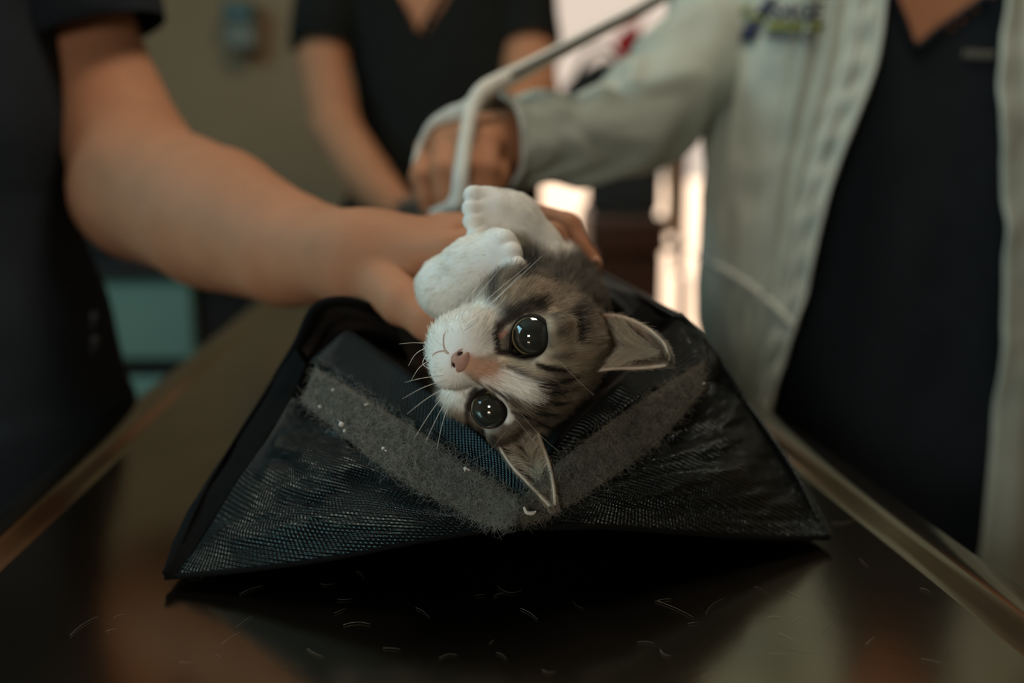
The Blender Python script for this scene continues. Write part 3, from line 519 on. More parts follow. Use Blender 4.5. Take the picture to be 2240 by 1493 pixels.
# embroidered emblem and words on the coat, tag on the scrub
def text(name, body, ox, oy, h, sx, shear, mat_, par, place):
    c = bpy.data.curves.new(name, 'FONT'); c.body = body; c.size = 1; c.shear = shear; c.resolution_u = 3; c.offset = .03
    o = bpy.data.objects.new(name, c); COL.objects.link(o); bpy.context.view_layer.update()
    me = bpy.data.meshes.new_from_object(o.evaluated_get(bpy.context.evaluated_depsgraph_get())); bpy.data.objects.remove(o)
    V = np.array([v.co[:] for v in me.vertices]); V = V/.7
    V = np.array([place(ox+v[0]*h*sx, oy-v[1]*h) for v in V]); F = [np.array([list(p.vertices)]) for p in me.polygons]; bpy.data.meshes.remove(me)
    return mk(name, V, F, mat_, par, smooth=False)
em = mat('navy_thread', S(26, 32, 62), .8, bump=.4, bscale=1500); eo = mat('olive_thread', S(118, 122, 52), .8, bump=.4, bscale=1500)
def patch(name, poly, m, par, place, k=6):
    Pz = np.array(poly, float); a = [(1-t)*Pz[0]+t*Pz[1] for t in np.linspace(0, 1, k)]; b = [(1-t)*Pz[3]+t*Pz[2] for t in np.linspace(0, 1, k)]
    G = np.array([[place(*((1-s)*p+s*q)) for s in np.linspace(0, 1, 4)] for p, q in zip(a, b)]); return shell(name, G, .0008, m, par)
oc = lambda x, y: oncoat(x, y, .007)
patch('emblem', [(1614, 88), (1650, 88), (1664, 46), (1632, 46)], em, coat, oc); patch('emblem', [(1646, 36), (1674, 36), (1698, -8), (1680, -8)], em, coat, oc)
patch('emblem', [(1612, 26), (1616, 34), (1650, 12), (1640, 6)], eo, coat, oc); patch('emblem', [(1628, 44), (1672, 44), (1668, 32), (1634, 34)], eo, coat, oc)
text('lettering', 'SAGE', 1684, 42, 36, .92, .3, em, coat, oc); text('lettering', 'WALLACE', 1668, 88, 17, 1.05, .25, em, coat, oc)
patch('emblem', [(1674, 66), (1800, 68), (1806, 50), (1682, 46)], eo, coat, oc)
pgs = proj(GC)
def onscrub(px, py):
    q = (pgs[..., 0]-px)**2+(pgs[..., 1]-py)**2+np.where(GC[..., 1] > ctrC[0, 1]-.02, 1e7, 0); return at(px, py, pgs[..., 2][np.unravel_index(q.argmin(), q.shape)]-.003)
et = mat('grey_thread', S(112, 112, 100), .8)
for k in range(6): patch('embroidery', [(2108+k*12, 127+k*.5), (2117+k*12, 127+k*.5), (2118+k*12, 110+k*.5), (2110+k*12, 110+k*.5)], et, pc, onscrub)
# ---- leash
ls = empty('leash', at(1010, 300, .84), 'pale flat leash with a dark cord, hanging over the hand of the white coat', 'leash')
tube('webbing', [P(1800, -215, 1.02), P(1690, -150, 1.0), P(1560, -80, .98), P(1430, 4, .95), P(1300, 72, .92), P(1170, 140, .89), P(1095, 178, .87), P(1052, 205, .855), P(1030, 250, .845), P(1018, 310, .832), P(1008, 380, .822), P(1003, 430, .825), P(985, 462, .835), P(950, 474, .86)], [(.006, .006), (.006, .006), (.006, .006), (.006, .006), (.006, .006), (.006, .007), (.006, .008), (.007, .008), (.006, .007), (.006, .006), (.0075, .006), (.0085, .006), (.009, .005), (.008, .005)], M['strap'], ls, 140, 12)
tube('cord', [P(1800, -222, 1.005), P(1690, -158, .988), P(1562, -88, .968), P(1432, -2, .938), P(1300, 68, .905), P(1172, 134, .874), P(1120, 162, .862)], [.0022]*7, M['cord'], ls, 60, 10)
tube('loop', [P(1062, 200, .86), P(1020, 238, .862), P(985, 252, .868), P(945, 272, .872), P(922, 310, .875), P(910, 350, .872), P(906, 385, .868)], [(.004, .006), (.004, .007), (.004, .007), (.003, .004), (.002, .0028), (.002, .0028), (.002, .0028)], M['strap'], ls, 80, 12)
# ------------------------------------------------------------------ black restraint bag
bag = empty('restraint_bag', (.0, .72, TZ), 'black nylon cat restraint bag lying open on the steel table', 'bag')
BL, BR = onz(362, 1262, TZ+.001), onz(1812, 1176, TZ+.001)
E = lambda px, py, d: at(px, py, d)
def wrinkle(G, amp, fu, fv, seed, edge=True):
    nu, nv = G.shape[:2]; U, V_ = np.meshgrid(np.linspace(0, 1, nu), np.linspace(0, 1, nv), indexing='ij')
    k = vnoise(np.stack([U*fu, V_*fv, 0*U], -1), seed)+.5*vnoise(np.stack([U*fu*2.1, V_*fv*2.1, 0*U], -1), seed+1)
    w = np.minimum(1, 6*U*(1-U))*np.minimum(1, 6*V_*(1-V_)) if edge else 1
    n = toward(G, gnormal(G), CAM); return G+n*(k*amp*w)[..., None]
vy = .497
# left flap: from the lower edge up to the loop tape
LF = [[BL+np.array([.006, -.002, .001]), E(560, 1243, .513), E(750, 1215, .503), E(930, 1180, .498), E(1112, 1152, vy)],
      [E(446, 1170, .540), E(560, 1145, .520), E(700, 1125, .508), E(850, 1104, .503), E(1005, 1112, .503)],
      [E(522, 1046, .558), E(605, 1040, .538), E(690, 1030, .522), E(790, 1020, .516), E(872, 1042, .514)],
      [E(592, 948, .578), E(630, 948, .560), E(660, 942, .546), E(710, 946, .538), E(752, 952, .534)],
      [E(640, 868, .590), E(645, 870, .584), E(650, 872, .576), E(655, 875, .570), E(660, 876, .566)]]
G = wrinkle(loft(LF, 110, 140), .0055, 3.2, 2.0, 21); G = wrinkle(G, .0022, 9, 4, 24); G = wrinkle(G, .0007, 24, 9, 27)
shell('left_flap', G, .0015, M['bag'], bag)
gl = [BL, E(388, 1165, .556), E(452, 1050, .582), E(530, 938, .604), E(602, 826, .622), E(652, 748, .622)]; gi = [BL+np.array([.006, -.002, .001]), E(446, 1170, .541), E(522, 1046, .559), E(592, 948, .579), E(640, 868, .591), E(668, 800, .592)]
gm = [(p+q)/2+np.array([-.003, -.003, .004]) for p, q in zip(gl, gi)]
shell('left_gusset', wrinkle(loft([gl, gm, gi], 20, 90), .0018, 2, 7, 28), .0015, M['bagplain'], bag)
# right flap
RF = [[E(1136, 1152, vy), E(1300, 1150, .502), E(1480, 1162, .525), E(1650, 1174, .552), BR],
      [E(1216, 1118, .503), E(1330, 1090, .508), E(1480, 1085, .528), E(1640, 1090, .555), E(1765, 1085, .590)],
      [E(1335, 1042, .516), E(1420, 1020, .524), E(1520, 1005, .540), E(1610, 985, .562), E(1685, 968, .600)],
      [E(1440, 962, .535), E(1490, 940, .545), E(1545, 915, .560), E(1585, 895, .580), E(1622, 878, .606)],
      [E(1536, 850, .562), E(1548, 842, .572), E(1558, 835, .585), E(1566, 828, .600), E(1580, 820, .614)]]
G = wrinkle(loft(RF, 110, 140), .005, 4.5, 1.6, 31); G = wrinkle(G, .002, 10, 4, 34); G = wrinkle(G, .0007, 26, 9, 37)
shell('right_flap', G, .0015, M['bag'], bag)
# loop tape strips
def strip(name, lo, up, m, lift, n1=90, n2=14, th=.002, seed=40):
    mid = [(np.array(a)+np.array(b))/2+(CAM-np.array(a))/np.linalg.norm(CAM-np.array(a))*lift for a, b in zip(lo, up)]
    q = [np.array(a)*.85+np.array(b)*.15+(CAM-np.array(a))/np.linalg.norm(CAM-np.array(a))*lift*.9 for a, b in zip(lo, up)]; r = [np.array(a)*.15+np.array(b)*.85+(CAM-np.array(a))/np.linalg.norm(CAM-np.array(a))*lift*.9 for a, b in zip(lo, up)]
    G = np.swapaxes(loft([lo, q, mid, r, up], n2, n1), 0, 1); G = wrinkle(G, .0012, 8, 2, seed); shell(name, G, th, m, bag); return G
LV = strip('loop_tape', [E(658, 878, .566), E(752, 955, .533), E(872, 1046, .512), E(1004, 1116, .501), E(1070, 1142, .496), E(1112, 1140, .494)], [E(688, 802, .578), E(800, 870, .545), E(925, 950, .522), E(1040, 1030, .506), E(1105, 1078, .500), E(1128, 1110, .496)], M['velcro'], .004)
RV = strip('loop_tape', [E(1140, 1146, .496), E(1215, 1124, .501), E(1335, 1046, .513), E(1440, 966, .532), E(1540, 852, .560)], [E(1142, 1085, .500), E(1228, 1005, .508), E(1345, 915, .522), E(1450, 845, .545), E(1540, 790, .570)], M['velcro'], .003, seed=44)
# shiny turned-in rim beside the tape
LB = strip('rim_band', [E(676, 790, .604), E(694, 802, .580), E(802, 866, .548), E(927, 946, .526), E(1042, 1026, .510), E(1108, 1074, .504), E(1132, 1100, .500)], [E(742, 728, .622), E(768, 724, .598), E(862, 790, .570), E(968, 872, .548), E(1070, 960, .532), E(1150, 1032, .520), E(1185, 1062, .515)], M['bag'], .006, 100, 30, .0015, 46)
RB = strip('rim_band', [E(1140, 1085, .503), E(1228, 1000, .512), E(1343, 910, .527), E(1450, 840, .550), E(1536, 790, .575)], [E(1180, 1030, .516), E(1222, 968, .522), E(1325, 862, .545), E(1400, 790, .570), E(1478, 698, .598)], M['bag'], .004, 100, 30, .0015, 50)
# side walls: a gusset either side, outer face then over the top edge and down inside
pkR, pkL = E(1482, 697, .60), E(700, 668, .60)
RBb, LBb = np.array([.125, 1.02, TZ+.001]), np.array([-.20, 1.0, TZ+.001])
def wall(name, B0, K, B1, T1, inw, bulge, m):
    rows = []
    for t in (0, .25, .5, .75, 1):
        b = np.array(B0)*(1-t)+np.array(B1)*t; k = cat_(np.array(K), 5)[int(t*4)] if True else 0
        o = np.array([bulge, 0, 0]); i = np.array([inw, 0, 0])
        rows.append([b, b*.6+k*.4+o, b*.15+k*.85+o*.6, k, k+i*.25-np.array([0, 0, .004]), k*.6+b*.4+i*.6, b+i*.9+np.array([0, 0, .008])])
    G = wrinkle(loft(rows, 80, 70), .003, 4, 4, 60); return shell(name, G, .0015, m, bag)
wall('side_wall', BR, [E(1584, 818, .612), E(1400, 648, .68), E(1315, 602, .78), E(1270, 575, .86), E(1230, 560, .95)], RBb, None, -.07, .006, M['bag'])
wall('side_wall', BL, [E(606, 828, .612), E(700, 668, .68), E(740, 640, .78), E(800, 600, .88), E(860, 580, .96)], LBb, None, .07, -.006, M['bagplain'])
# the corner pieces that close the flaps to the walls
def tri(name, pts, m=M['bagplain'], nu=40, nv=20, amp=.002, seed=70): return shell(name, wrinkle(loft(pts, nu, nv), amp, 4, 3, seed), .0015, m, bag)
tri('right_corner', [[E(1536, 850, .562), E(1552, 838, .58), E(1584, 818, .614)], [E(1530, 785, .572), E(1548, 775, .585), E(1560, 770, .60)], [E(1478, 698, .596), E(1488, 696, .60), E(1494, 702, .605)]], M['bag'])
tri('right_hood', [[E(1478, 698, .598), E(1440, 690, .61), E(1400, 650, .68)], [E(1420, 770, .59), E(1380, 740, .62), E(1350, 700, .70)], [E(1330, 850, .575), E(1300, 800, .63), E(1290, 760, .72)]], M['bagplain'])
tri('left_hood', [[E(606, 830, .614), E(655, 760, .605), E(690, 682, .603), E(745, 664, .606), E(800, 676, .615), E(860, 705, .64)], [E(656, 868, .600), E(690, 806, .615), E(735, 745, .635), E(790, 740, .650), E(850, 765, .665), E(900, 800, .68)]], M['lining'], 24, 60, .0015)
pip_ = [E(606, 828, .612), E(652, 752, .606), E(690, 676, .602), E(745, 658, .604), E(800, 670, .613), E(862, 700, .64)]
tube('piping', pip_, [.0032]*6, M['bagplain'], bag, 80, 10)
tube('piping', [BR+np.array([0, 0, .002]), E(1765, 1080, .590), E(1688, 962, .602), E(1625, 872, .608), E(1560, 770, .604), E(1496, 698, .602), E(1478, 690, .602), E(1440, 668, .63), E(1400, 644, .68), E(1315, 600, .78)], [.0024]*10, M['bag'], bag, 120, 10)
tri('inner_wall', [[E(1482, 694, .600), E(1440, 668, .632), E(1400, 645, .682), E(1350, 618, .735), E(1315, 602, .782), E(1270, 575, .86)], [E(1440, 740, .625), E(1400, 720, .66), E(1370, 700, .70), E(1330, 680, .75), E(1295, 660, .80), E(1255, 640, .88)], [E(1400, 800, .64), E(1370, 780, .67), E(1340, 760, .71), E(1300, 740, .76), E(1270, 720, .81), E(1240, 700, .88)]], M['bagplain'], 30, 50)
# underside: the lower edge springs up off the table and runs back under the kitten
U0 = [BL, E(560, 1243, .514), E(750, 1215, .504), E(930, 1180, .499), E(1124, 1153, .498), E(1300, 1150, .503), E(1480, 1162, .526), E(1650, 1174, .553), BR]
U0 = [np.array(p) for p in U0]; U1 = [np.array([p[0]*.96, p[1]+.055, TZ+.003+(p[2]-TZ)*.35]) for p in U0]; U2 = [np.array([p[0]*.9, p[1]+.14, TZ+.002]) for p in U0]; U3 = [np.array([LBb[0]*(1-t)+RBb[0]*t, 1.0, TZ+.002]) for t in np.linspace(0, 1, 9)]
shell('base', loft([U0, U1, U2, U3], 40, 90), .0015, M['bagplain'], bag, to=(0, .7, 2))
tube('edge_binding', U0, [.0016]*9, M['bagplain'], bag, 140, 8)
I0 = [E(1185, 1064, .515)]
# inner lining behind the head
shell('lining', loft([[E(764, 724, .602), E(862, 792, .572), E(968, 874, .550), E(1070, 962, .534), E(1185, 1064, .517), E(1222, 970, .524), E(1325, 864, .547), E(1400, 792, .572), E(1478, 700, .600)],
    [E(800, 735, .64), E(890, 800, .62), E(980, 880, .60), E(1070, 950, .59), E(1170, 1010, .58), E(1220, 950, .58), E(1300, 860, .60), E(1370, 790, .62), E(1430, 710, .65)],
    [E(850, 750, .74), E(920, 800, .72), E(990, 850, .70), E(1070, 890, .69), E(1150, 900, .68), E(1220, 880, .69), E(1280, 830, .70), E(1330, 780, .72), E(1380, 710, .76)]], 40, 110), .001, M['lining'], bag)
# zip teeth row along the right rim and lint caught in the tape
zt_ = cat_(np.array([E(1236, 968, .520), E(1300, 900, .533), E(1360, 840, .548), E(1410, 790, .562)]), 42); V0 = []
for i, p in enumerate(zt_): pass
def ontape(G, n): i = rng.integers(0, G.shape[0]-1, n); j = rng.integers(0, G.shape[1]-1, n); u, v = rng.random((2, n, 1)); return G[i, j]*(1-u)*(1-v)+G[i+1, j]*u*(1-v)+G[i, j+1]*(1-u)*v+G[i+1, j+1]*u*v
def fuzz(name, G, n, ln, seed, col, parent):
    p = ontape(G, n); nn = (CAM-p)/np.linalg.norm(CAM-p, axis=1, keepdims=True); d = rng.normal(size=(n, 3)); d -= nn*(d*nn).sum(1, keepdims=True)*.7; d /= np.linalg.norm(d, axis=1, keepdims=True); e = rng.normal(size=(n, 3)); e /= np.linalg.norm(e, axis=1, keepdims=True)
    L = ln*(.4+rng.random((n, 1))**2*1.6); t = np.linspace(0, 1, 6)[None, :, None]
    pts = p[:, None]+nn[:, None]*.0006+d[:, None]*L[:, None]*t+e[:, None]*L[:, None]*.45*np.sin(t*3)+nn[:, None]*.0022*np.sin(t*2.6)*rng.random((n, 1, 1))*.7
    c = np.array(col)[None]*(.5+rng.random((n, 1))*1.0); o = hair(name, pts, c, .00005, .00003, M['hair'], parent); tag(o, kind='stuff'); return o
fuzz('tape_fuzz', LV, 7000, .0045, 1, S(150, 148, 138), bag); fuzz('tape_fuzz', RV, 5000, .004, 2, S(128, 122, 108), bag)
lm = mat('white_lint', S(196, 192, 180), .9)
for px, py, d, s in ((700, 890, .555, 2), (747, 928, .53, 3.2), (728, 852, .55, 1.6), (838, 980, .512, 2), (1018, 1024, .502, 2.2), (800, 885, .538, 1.4), (1540, 838, .556, 1.3)):
    p = at(px, py, d-.006); V, Q = sdf_mesh(union([ell(p, (.0005*s, .0004*s, .0004*s)), ell(p+rng.normal(size=3)*.0006*s, (.0003*s, .0004*s, .0003*s)), rc(p, p+rng.normal(size=3)*.0009*s, .0002*s, .00012*s)], .0003*s), p-.0025*s, p+.0025*s, .0003*s+.0001); mk('lint', V, Q, lm, bag)
tube('lint', [at(1146, 1108, .486), at(1152, 1120, .486), at(1164, 1122, .487), at(1172, 1118, .488)], [.0006, .0009, .0010, .0005], lm, bag, 20, 8)
# shed hairs on the table
n = 46; tp = []
for px, py, l in ((780, 1360, 60), (1480, 1330, 90), (1450, 1310, 36), (1560, 1320, 60), (1160, 1340, 50), (1720, 1390, 40), (1750, 1420, 60), (1890, 1230, 30), (1200, 1470, 30), (1100, 1432, 30), (1740, 1300, 40), (180, 1365, 80), (790, 1255, 26), (1050, 1300, 24), (1850, 1142, 60)): tp.append((px, py, l))
while len(tp) < n: tp.append((rng.uniform(150, 2050), rng.uniform(1260, 1490), rng.uniform(12, 60)))
pts = []
for px, py, l in tp:
    a = rng.uniform(-.9, .9); c = rng.normal()*.45; q = []
    for t in np.linspace(-.5, .5, 8): q.append(onz(px+l*t*math.cos(a)-c*l*(t*t)*math.sin(a), py+(l*t*math.sin(a)+c*l*t*t*math.cos(a))*.8, TZ-.0038))
    pts.append(q)
tag(hair('shed_hair', np.array(pts), np.tile(np.array(S(176, 168, 152))[None], (n, 1))*(.25+rng.random((n, 1))*.75), .00007, .00003, M['hair']), 'fine white cat hairs shed on the steel table top in front of the bag', 'hair', kind='stuff')
# ------------------------------------------------------------------ kitten
kt = empty('kitten', (.02, .66, TZ), 'grey tabby and white kitten on its back with its head tipped toward us', 'kitten')
HR = np.array([[0.46220983, -0.34991633, 0.81481325], [-0.15712218, -0.93663221, -0.31310179], [0.87273976, 0.01669349, -0.48790023]]); HT = np.array([0.00388902, 0.51650708, 1.01382336])
Hw = lambda *p: HR@np.array(p, float)+HT                    # head space: x toward the upper eye, y out of the face, z up the forehead
tol = lambda W: (np.asarray(W)-HT)@HR
EYE = [np.array([.0215, .0265, .006]), np.array([-.0215, .0265, .006])]; ER = .0112
def head_local():
    s = union([ell((0, -.008, .000), (.0375, .038, .0315)), ell((.023, .006, -.012), (.021, .024, .021)), ell((-.023, .006, -.012), (.021, .024, .021)), ell((0, .009, .014), (.026, .026, .0185))], .016)
    s = union([s, rc((0, .030, .014), (0, .0455, -.009), .0105, .0075), ell((.0095, .0395, -.0185), (.0125, .0115, .0105)), ell((-.0095, .0395, -.0185), (.0125, .0115, .0105)), ell((0, .034, -.029), (.0105, .0105, .0085)), rc((0, .02, -.02), (0, .038, -.020), .017, .012)], .010)
    for e in EYE:
        q = 1 if e[0] > 0 else -1
        s = union([s, ell(e+np.array([.004*q, -.004, .0085]), (.013, .011, .008))], .008)
        s = cut(s, ell(e+np.array([0, .004, 0]), (.0105, .012, .0103)), .0035)
    s = union([s, rc((.024, -.004, .016), tol(at(1306, 752, .556)), .017, .0085), rc((-.024, -.004, .016), tol(at(1140, 978, .536)), .016, .0075)], .010)
    return s
HL = head_local(); hdf = lambda p: HL(tol(p))
NK = [at(1150, 690, .60), at(1120, 660, .70), at(1030, 585, .82)]
body = union([rc(Hw(0, -.025, 0), NK[0], .034, .040), rc(NK[0], NK[1], .042, .050), rc(NK[1], NK[2], .050, .047), ell(at(1085, 650, .60), (.030, .03, .03))], .03)
body = union([body, rc(NK[2], at(955, 475, .92), .030, .020), rc(NK[2], at(1080, 500, .90), .028, .019), rc(at(955, 475, .92), at(900, 470, .93), .019, .014)], .02)
def toes(c, fwd, side, r): return [rc(c+side*k*r*1.15, c+side*k*r*1.35+fwd*r*(2.1-.35*abs(k)), r*1.05, r*.95) for k in (-1.5, -.5, .5, 1.5)]
def leg(pts, rs, pawc, fwd, side, r):
    l = union(chain(pts, rs), .012); t = toes(pawc, fwd, side, r); f = t[0]
    for g in t[1:]: f = mix(f, g, .0007)
    return mix(l, f, .005)
nrm = lambda v: v/np.linalg.norm(v)
p1 = at(1078, 462, .566); f1 = nrm(at(1040, 466, .556)-p1); s1 = nrm(at(1046, 500, .556)-at(1040, 432, .560))
leg1 = leg([at(1205, 640, .60), at(1166, 548, .585), at(1118, 482, .575), p1], [.0155, .0148, .0138, .0122], at(1062, 466, .562), f1, s1, .0056)
p2 = at(1092, 558, .532); f2 = nrm(at(1128, 568, .520)-p2); s2 = nrm(at(1122, 592, .524)-at(1098, 524, .530))
leg2 = leg([at(1010, 655, .57), at(980, 630, .556), at(1040, 585, .543), p2], [.0165, .0150, .0145, .0125], at(1098, 560, .529), f2, s2, .0056)
bodyall = mix(mix(mix(hdf, body, .018), leg1, .004), leg2, .004)
kV, kQ = sdf_mesh(bodyall, *bb([HT, at(1205, 640, .6), at(1062, 466, .56), at(980, 630, .55)], .056, [NK[0]-.05, NK[1]+.05, NK[2]+.055, NK[2]-.055, at(900, 470, .93)-.02, at(955, 475, .92)+.03]), .0011, 2)
# ---- markings: strokes laid between places found on the head, kept in head space
def onhead(px, py):
    r = FW+(px-1120)/FPX*RT-(py-746.5)/FPX*UP; d = .40
    for _ in range(60): d += hdf((CAM+r*d)[None])[0]*.9/np.linalg.norm(r)
    return CAM+r*min(d, .60)
WH, TAN, GRY, DRK, CRM, PNK = [np.array(S(*c)) for c in ((247, 244, 236), (190, 172, 148), (160, 148, 132), (38, 32, 28), (208, 196, 174), (206, 140, 120))]
def seg(P_, a, b):
    ab = b-a; t = np.clip(((P_-a)@ab)/max(ab@ab, 1e-12), 0, 1); return np.linalg.norm(P_-a-t[:, None]*ab, axis=1)
DABS = []     # (points, radius mm, soft mm, colour, weight)
def dab(pts, r, col, soft=2.0, wgt=1.0): DABS.append(([tol(onhead(*p)) for p in pts], r*.001, soft*.001, col, wgt))
def dabm(pts, r, col, soft=2.0, wgt=1.0):    # the same mark on both sides of the face
    dab(pts, r, col, soft, wgt); L_ = DABS[-1][0]; DABS.append(([q*np.array([-1, 1, 1]) for q in L_], r*.001, soft*.001, col, wgt))
# brow and cheek tabby around the upper eye
dab([(1130, 640), (1190, 640), (1230, 700)], 9, TAN, 5, .8); dab([(1240, 740), (1290, 770), (1250, 790)], 8, TAN*.85, 5, .8)
dab([(1140, 600), (1190, 592), (1240, 630), (1262, 690), (1270, 740)], 4.2, DRK, 4, .85); dab([(1108, 625), (1120, 605)], 2, DRK, 3, .6)
dab([(1082, 722), (1110, 690), (1150, 672), (1185, 665)], 4.2, DRK*1.5, 4, .8); dab([(1180, 665), (1215, 690), (1225, 730)], 3, DRK*1.6, 4, .7)
dab([(1085, 745), (1092, 770), (1130, 776), (1165, 772)], 2.6, DRK, 3, .95)
dab([(1100, 732), (1120, 710), (1150, 694), (1185, 700)], 1.5, CRM, 1.5, .95)
dab([(1095, 735), (1104, 728)], 1.6, PNK*.9, 1.5, .7); dab([(1205, 770), (1230, 765), (1262, 758)], 2.6, CRM, 3.5, .6); dab([(1180, 785), (1215, 800), (1245, 805)], 2.4, CRM, 2.5, .8)
# white muzzle, blaze
dab([(950, 700), (1000, 700), (1040, 720)], 10, WH, 3); dab([(935, 760), (960, 830), (985, 880)], 9, WH, 3); dab([(1000, 690), (1055, 690)], 8, WH, 3)
dab([(1040, 760), (1066, 752)], 5, WH, 3); dab([(1075, 838), (1110, 830), (1150, 850)], 6.0, WH, 2.2); dab([(1150, 850), (1166, 862)], 4.2, WH, 2.2)
dab([(1000, 860), (1030, 845)], 5.5, WH, 2.5); dab([(1090, 862), (1105, 885), (1112, 915)], 3.0, WH*.85, 2.5, .85); dab([(930, 720), (925, 760)], 6, WH, 3)
dab([(1100, 790), (1150, 800), (1185, 812)], 3.2, CRM, 3, .9); dab([(1110, 800), (1150, 822), (1182, 836)], 1.2, DRK*2.4, 1.6, .7)
dab([(1020, 790), (1050, 800), (1075, 806)], 4.2, np.array(S(198, 156, 128)), 4, .75); dab([(1000, 772), (1014, 782)], 3.2, PNK, 2.0, .9)
dab([(985, 810), (1015, 838), (1036, 850)], 6.5, WH, 3)
# forehead stripes
dab([(1178, 800), (1205, 806), (1235, 812)], 1.5, DRK, 1.6, .95); dab([(1185, 842), (1210, 838), (1250, 828)], 1.5, DRK, 1.6, .9); dab([(1200, 860), (1225, 856), (1255, 850)], 1.7, DRK, 1.8, .85); dab([(1190, 876), (1215, 884), (1245, 876)], 1.6, DRK, 1.6, .85); dab([(1122, 900), (1140, 904), (1158, 912)], 1.5, DRK, 1.5, .9); dab([(1160, 890), (1190, 905), (1215, 905)], 1.6, DRK, 1.8, .8); dab([(1170, 920), (1195, 930), (1210, 925)], 1.6, DRK, 1.8, .75)
dab([(1065, 842), (1088, 856), (1116, 876)], 1.1, DRK*2, 1.4, .8)
# lower side of the face
dab([(1040, 850), (1030, 872), (1028, 905)], 2.4, DRK*1.3, 2.5, .85); dab([(1000, 905), (1010, 930), (1030, 955)], 7, TAN, 4, .85); dab([(1038, 880), (1034, 905), (1050, 930)], 1.3, CRM*.95, 1.4, .9); dab([(1022, 885), (1022, 920), (1036, 945)], 1.8, DRK*1.6, 2, .7); dab([(1055, 935), (1062, 948)], 2, np.array(S(176, 130, 84)), 2, .7)
dab([(1048, 958), (1080, 955)], 2.0, DRK*1.6, 2, .7); dab([(978, 895), (984, 925)], 4, CRM, 4, .5)
def fur_col(W, legw=None):
    L = tol(W); n = vnoise(W*420, 2); n2 = vnoise(W*150, 3); n3 = vnoise(W*60, 5)
    st = np.clip(np.sin((L[:, 2]*260+n3*2.4+np.abs(L[:, 0])*90))*.8+.3*n, 0, 1)[:, None]
    c = (GRY*(1-.45*(n2[:, None]*.5+.5))+TAN*.30*(n[:, None]*.5+.5)); c = c*(1-.72*st)+DRK*.72*st
    for pts, r, so, col, w_ in DABS:
        q = np.min([seg(L, pts[i], pts[i+1]) for i in range(len(pts)-1)], 0)+n*.0008
        k = (np.clip((r+so*.5-q)/so, 0, 1)*w_)[:, None]; k = k*k*(3-2*k); c = c*(1-k)+col*k
    mz = (np.clip((L[:, 1]-.024+.3*(-.012-L[:, 2]))/.006, 0, 1)*np.clip((-.0095-L[:, 2]+n*.001)/.004, 0, 1)*np.clip((.027-np.abs(L[:, 0]))/.006, 0, 1))[:, None]
    nb = np.exp(-((L[:, 0]/.0055)**2))*np.clip((L[:, 1]-.036)/.006, 0, 1)*np.clip((L[:, 2]+.0185)/.004, 0, 1)*np.clip((.010-L[:, 2])/.010, 0, 1); c = c*(1-mz)+WH*mz; c = c*(1-.75*nb[:, None])+np.array(S(206, 158, 130))*.75*nb[:, None]
    d1, d2 = leg1(W), leg2(W); hd = hdf(W)
    chest = np.linalg.norm(W-at(1040, 655, .575), axis=1)-.026
    wl = np.clip((.008-np.minimum(np.minimum(d1, d2), chest))/.005, 0, 1)*np.clip((hd-.0015)/.003, 0, 1)
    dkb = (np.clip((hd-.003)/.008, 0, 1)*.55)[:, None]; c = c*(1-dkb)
    return c*(1-wl[:, None])+(WH*.97)*wl[:, None]
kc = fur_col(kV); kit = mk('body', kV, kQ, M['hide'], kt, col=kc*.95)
# ---- fur
eyeW = [Hw(*(e+np.array([0, .005, 0]))) for e in EYE]; noseW = Hw(0, .0535, -.0135)
def fur(name, n, sel, ln, r0, lift, par):
    p = scatter(kV, kQ, n); p = p[sel(p)]; nn = sdf_grad(bodyall, p, .0008); L = tol(p); d1, d2, hd = leg1(p), leg2(p), hdf(p)
    hp = hd < .0025
    flow = np.where(hp[:, None], p-noseW, 0)
    a1 = nrm(at(1205, 640, .60)-p1); a2 = nrm(at(985, 650, .57)-p2)
    flow = np.where((~hp & (d1 < .003))[:, None], a1*.0-f1*.3+a1, flow); flow = np.where((~hp & (d2 < .003))[:, None], a2, flow)
    oth = ~hp & (d1 >= .003) & (d2 >= .003); flow = np.where(oth[:, None], nrm(NK[1]-NK[0]), flow)
    flow = flow/np.maximum(np.linalg.norm(flow, axis=1, keepdims=True), 1e-6); flow = flow-nn*(flow*nn).sum(1, keepdims=True); flow /= np.maximum(np.linalg.norm(flow, axis=1, keepdims=True), 1e-6)
    N = len(p); de = np.min([np.linalg.norm(p-e, axis=1) for e in eyeW], 0); dn = np.linalg.norm(p-noseW, axis=1)
    L_ = ln*(.65+.6*rng.random(N)); L_ = np.where(hp, L_*np.clip(dn/.032, .16, 1), L_*np.where(oth, 1.5, .55)); dp = np.minimum(np.linalg.norm(p-at(1052, 466, .559), axis=1), np.linalg.norm(p-at(1110, 562, .525), axis=1)); L_ *= np.clip(dp/.022, .38, 1); L_ *= np.where(hp, np.clip((de-.009)/.010, .18, 1), 1)
    cl = np.stack([vnoise(p*260, k) for k in (11, 12, 13)], 1)*.35+rng.normal(size=(N, 3))*.12
    d = flow+nn*(lift*(1+.4*vnoise(p*200, 14)))[:, None]+cl; d /= np.linalg.norm(d, axis=1, keepdims=True)
    K = 5; t = np.linspace(0, 1, K)[None, :, None]; bend = flow*.45-nn*.22
    pts = p[:, None]+(d[:, None]*t+bend[:, None]*t*t*.7)*L_[:, None, None]-nn[:, None]*.0003
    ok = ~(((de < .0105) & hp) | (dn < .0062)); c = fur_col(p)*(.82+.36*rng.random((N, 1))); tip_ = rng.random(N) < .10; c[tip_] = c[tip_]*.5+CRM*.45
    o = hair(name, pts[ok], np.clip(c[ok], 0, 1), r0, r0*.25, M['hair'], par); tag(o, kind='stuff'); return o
vis = lambda p: (proj(p)[:, 2] < .74)
fur('fur', 260000, vis, .0062, .000085, .38, kit)
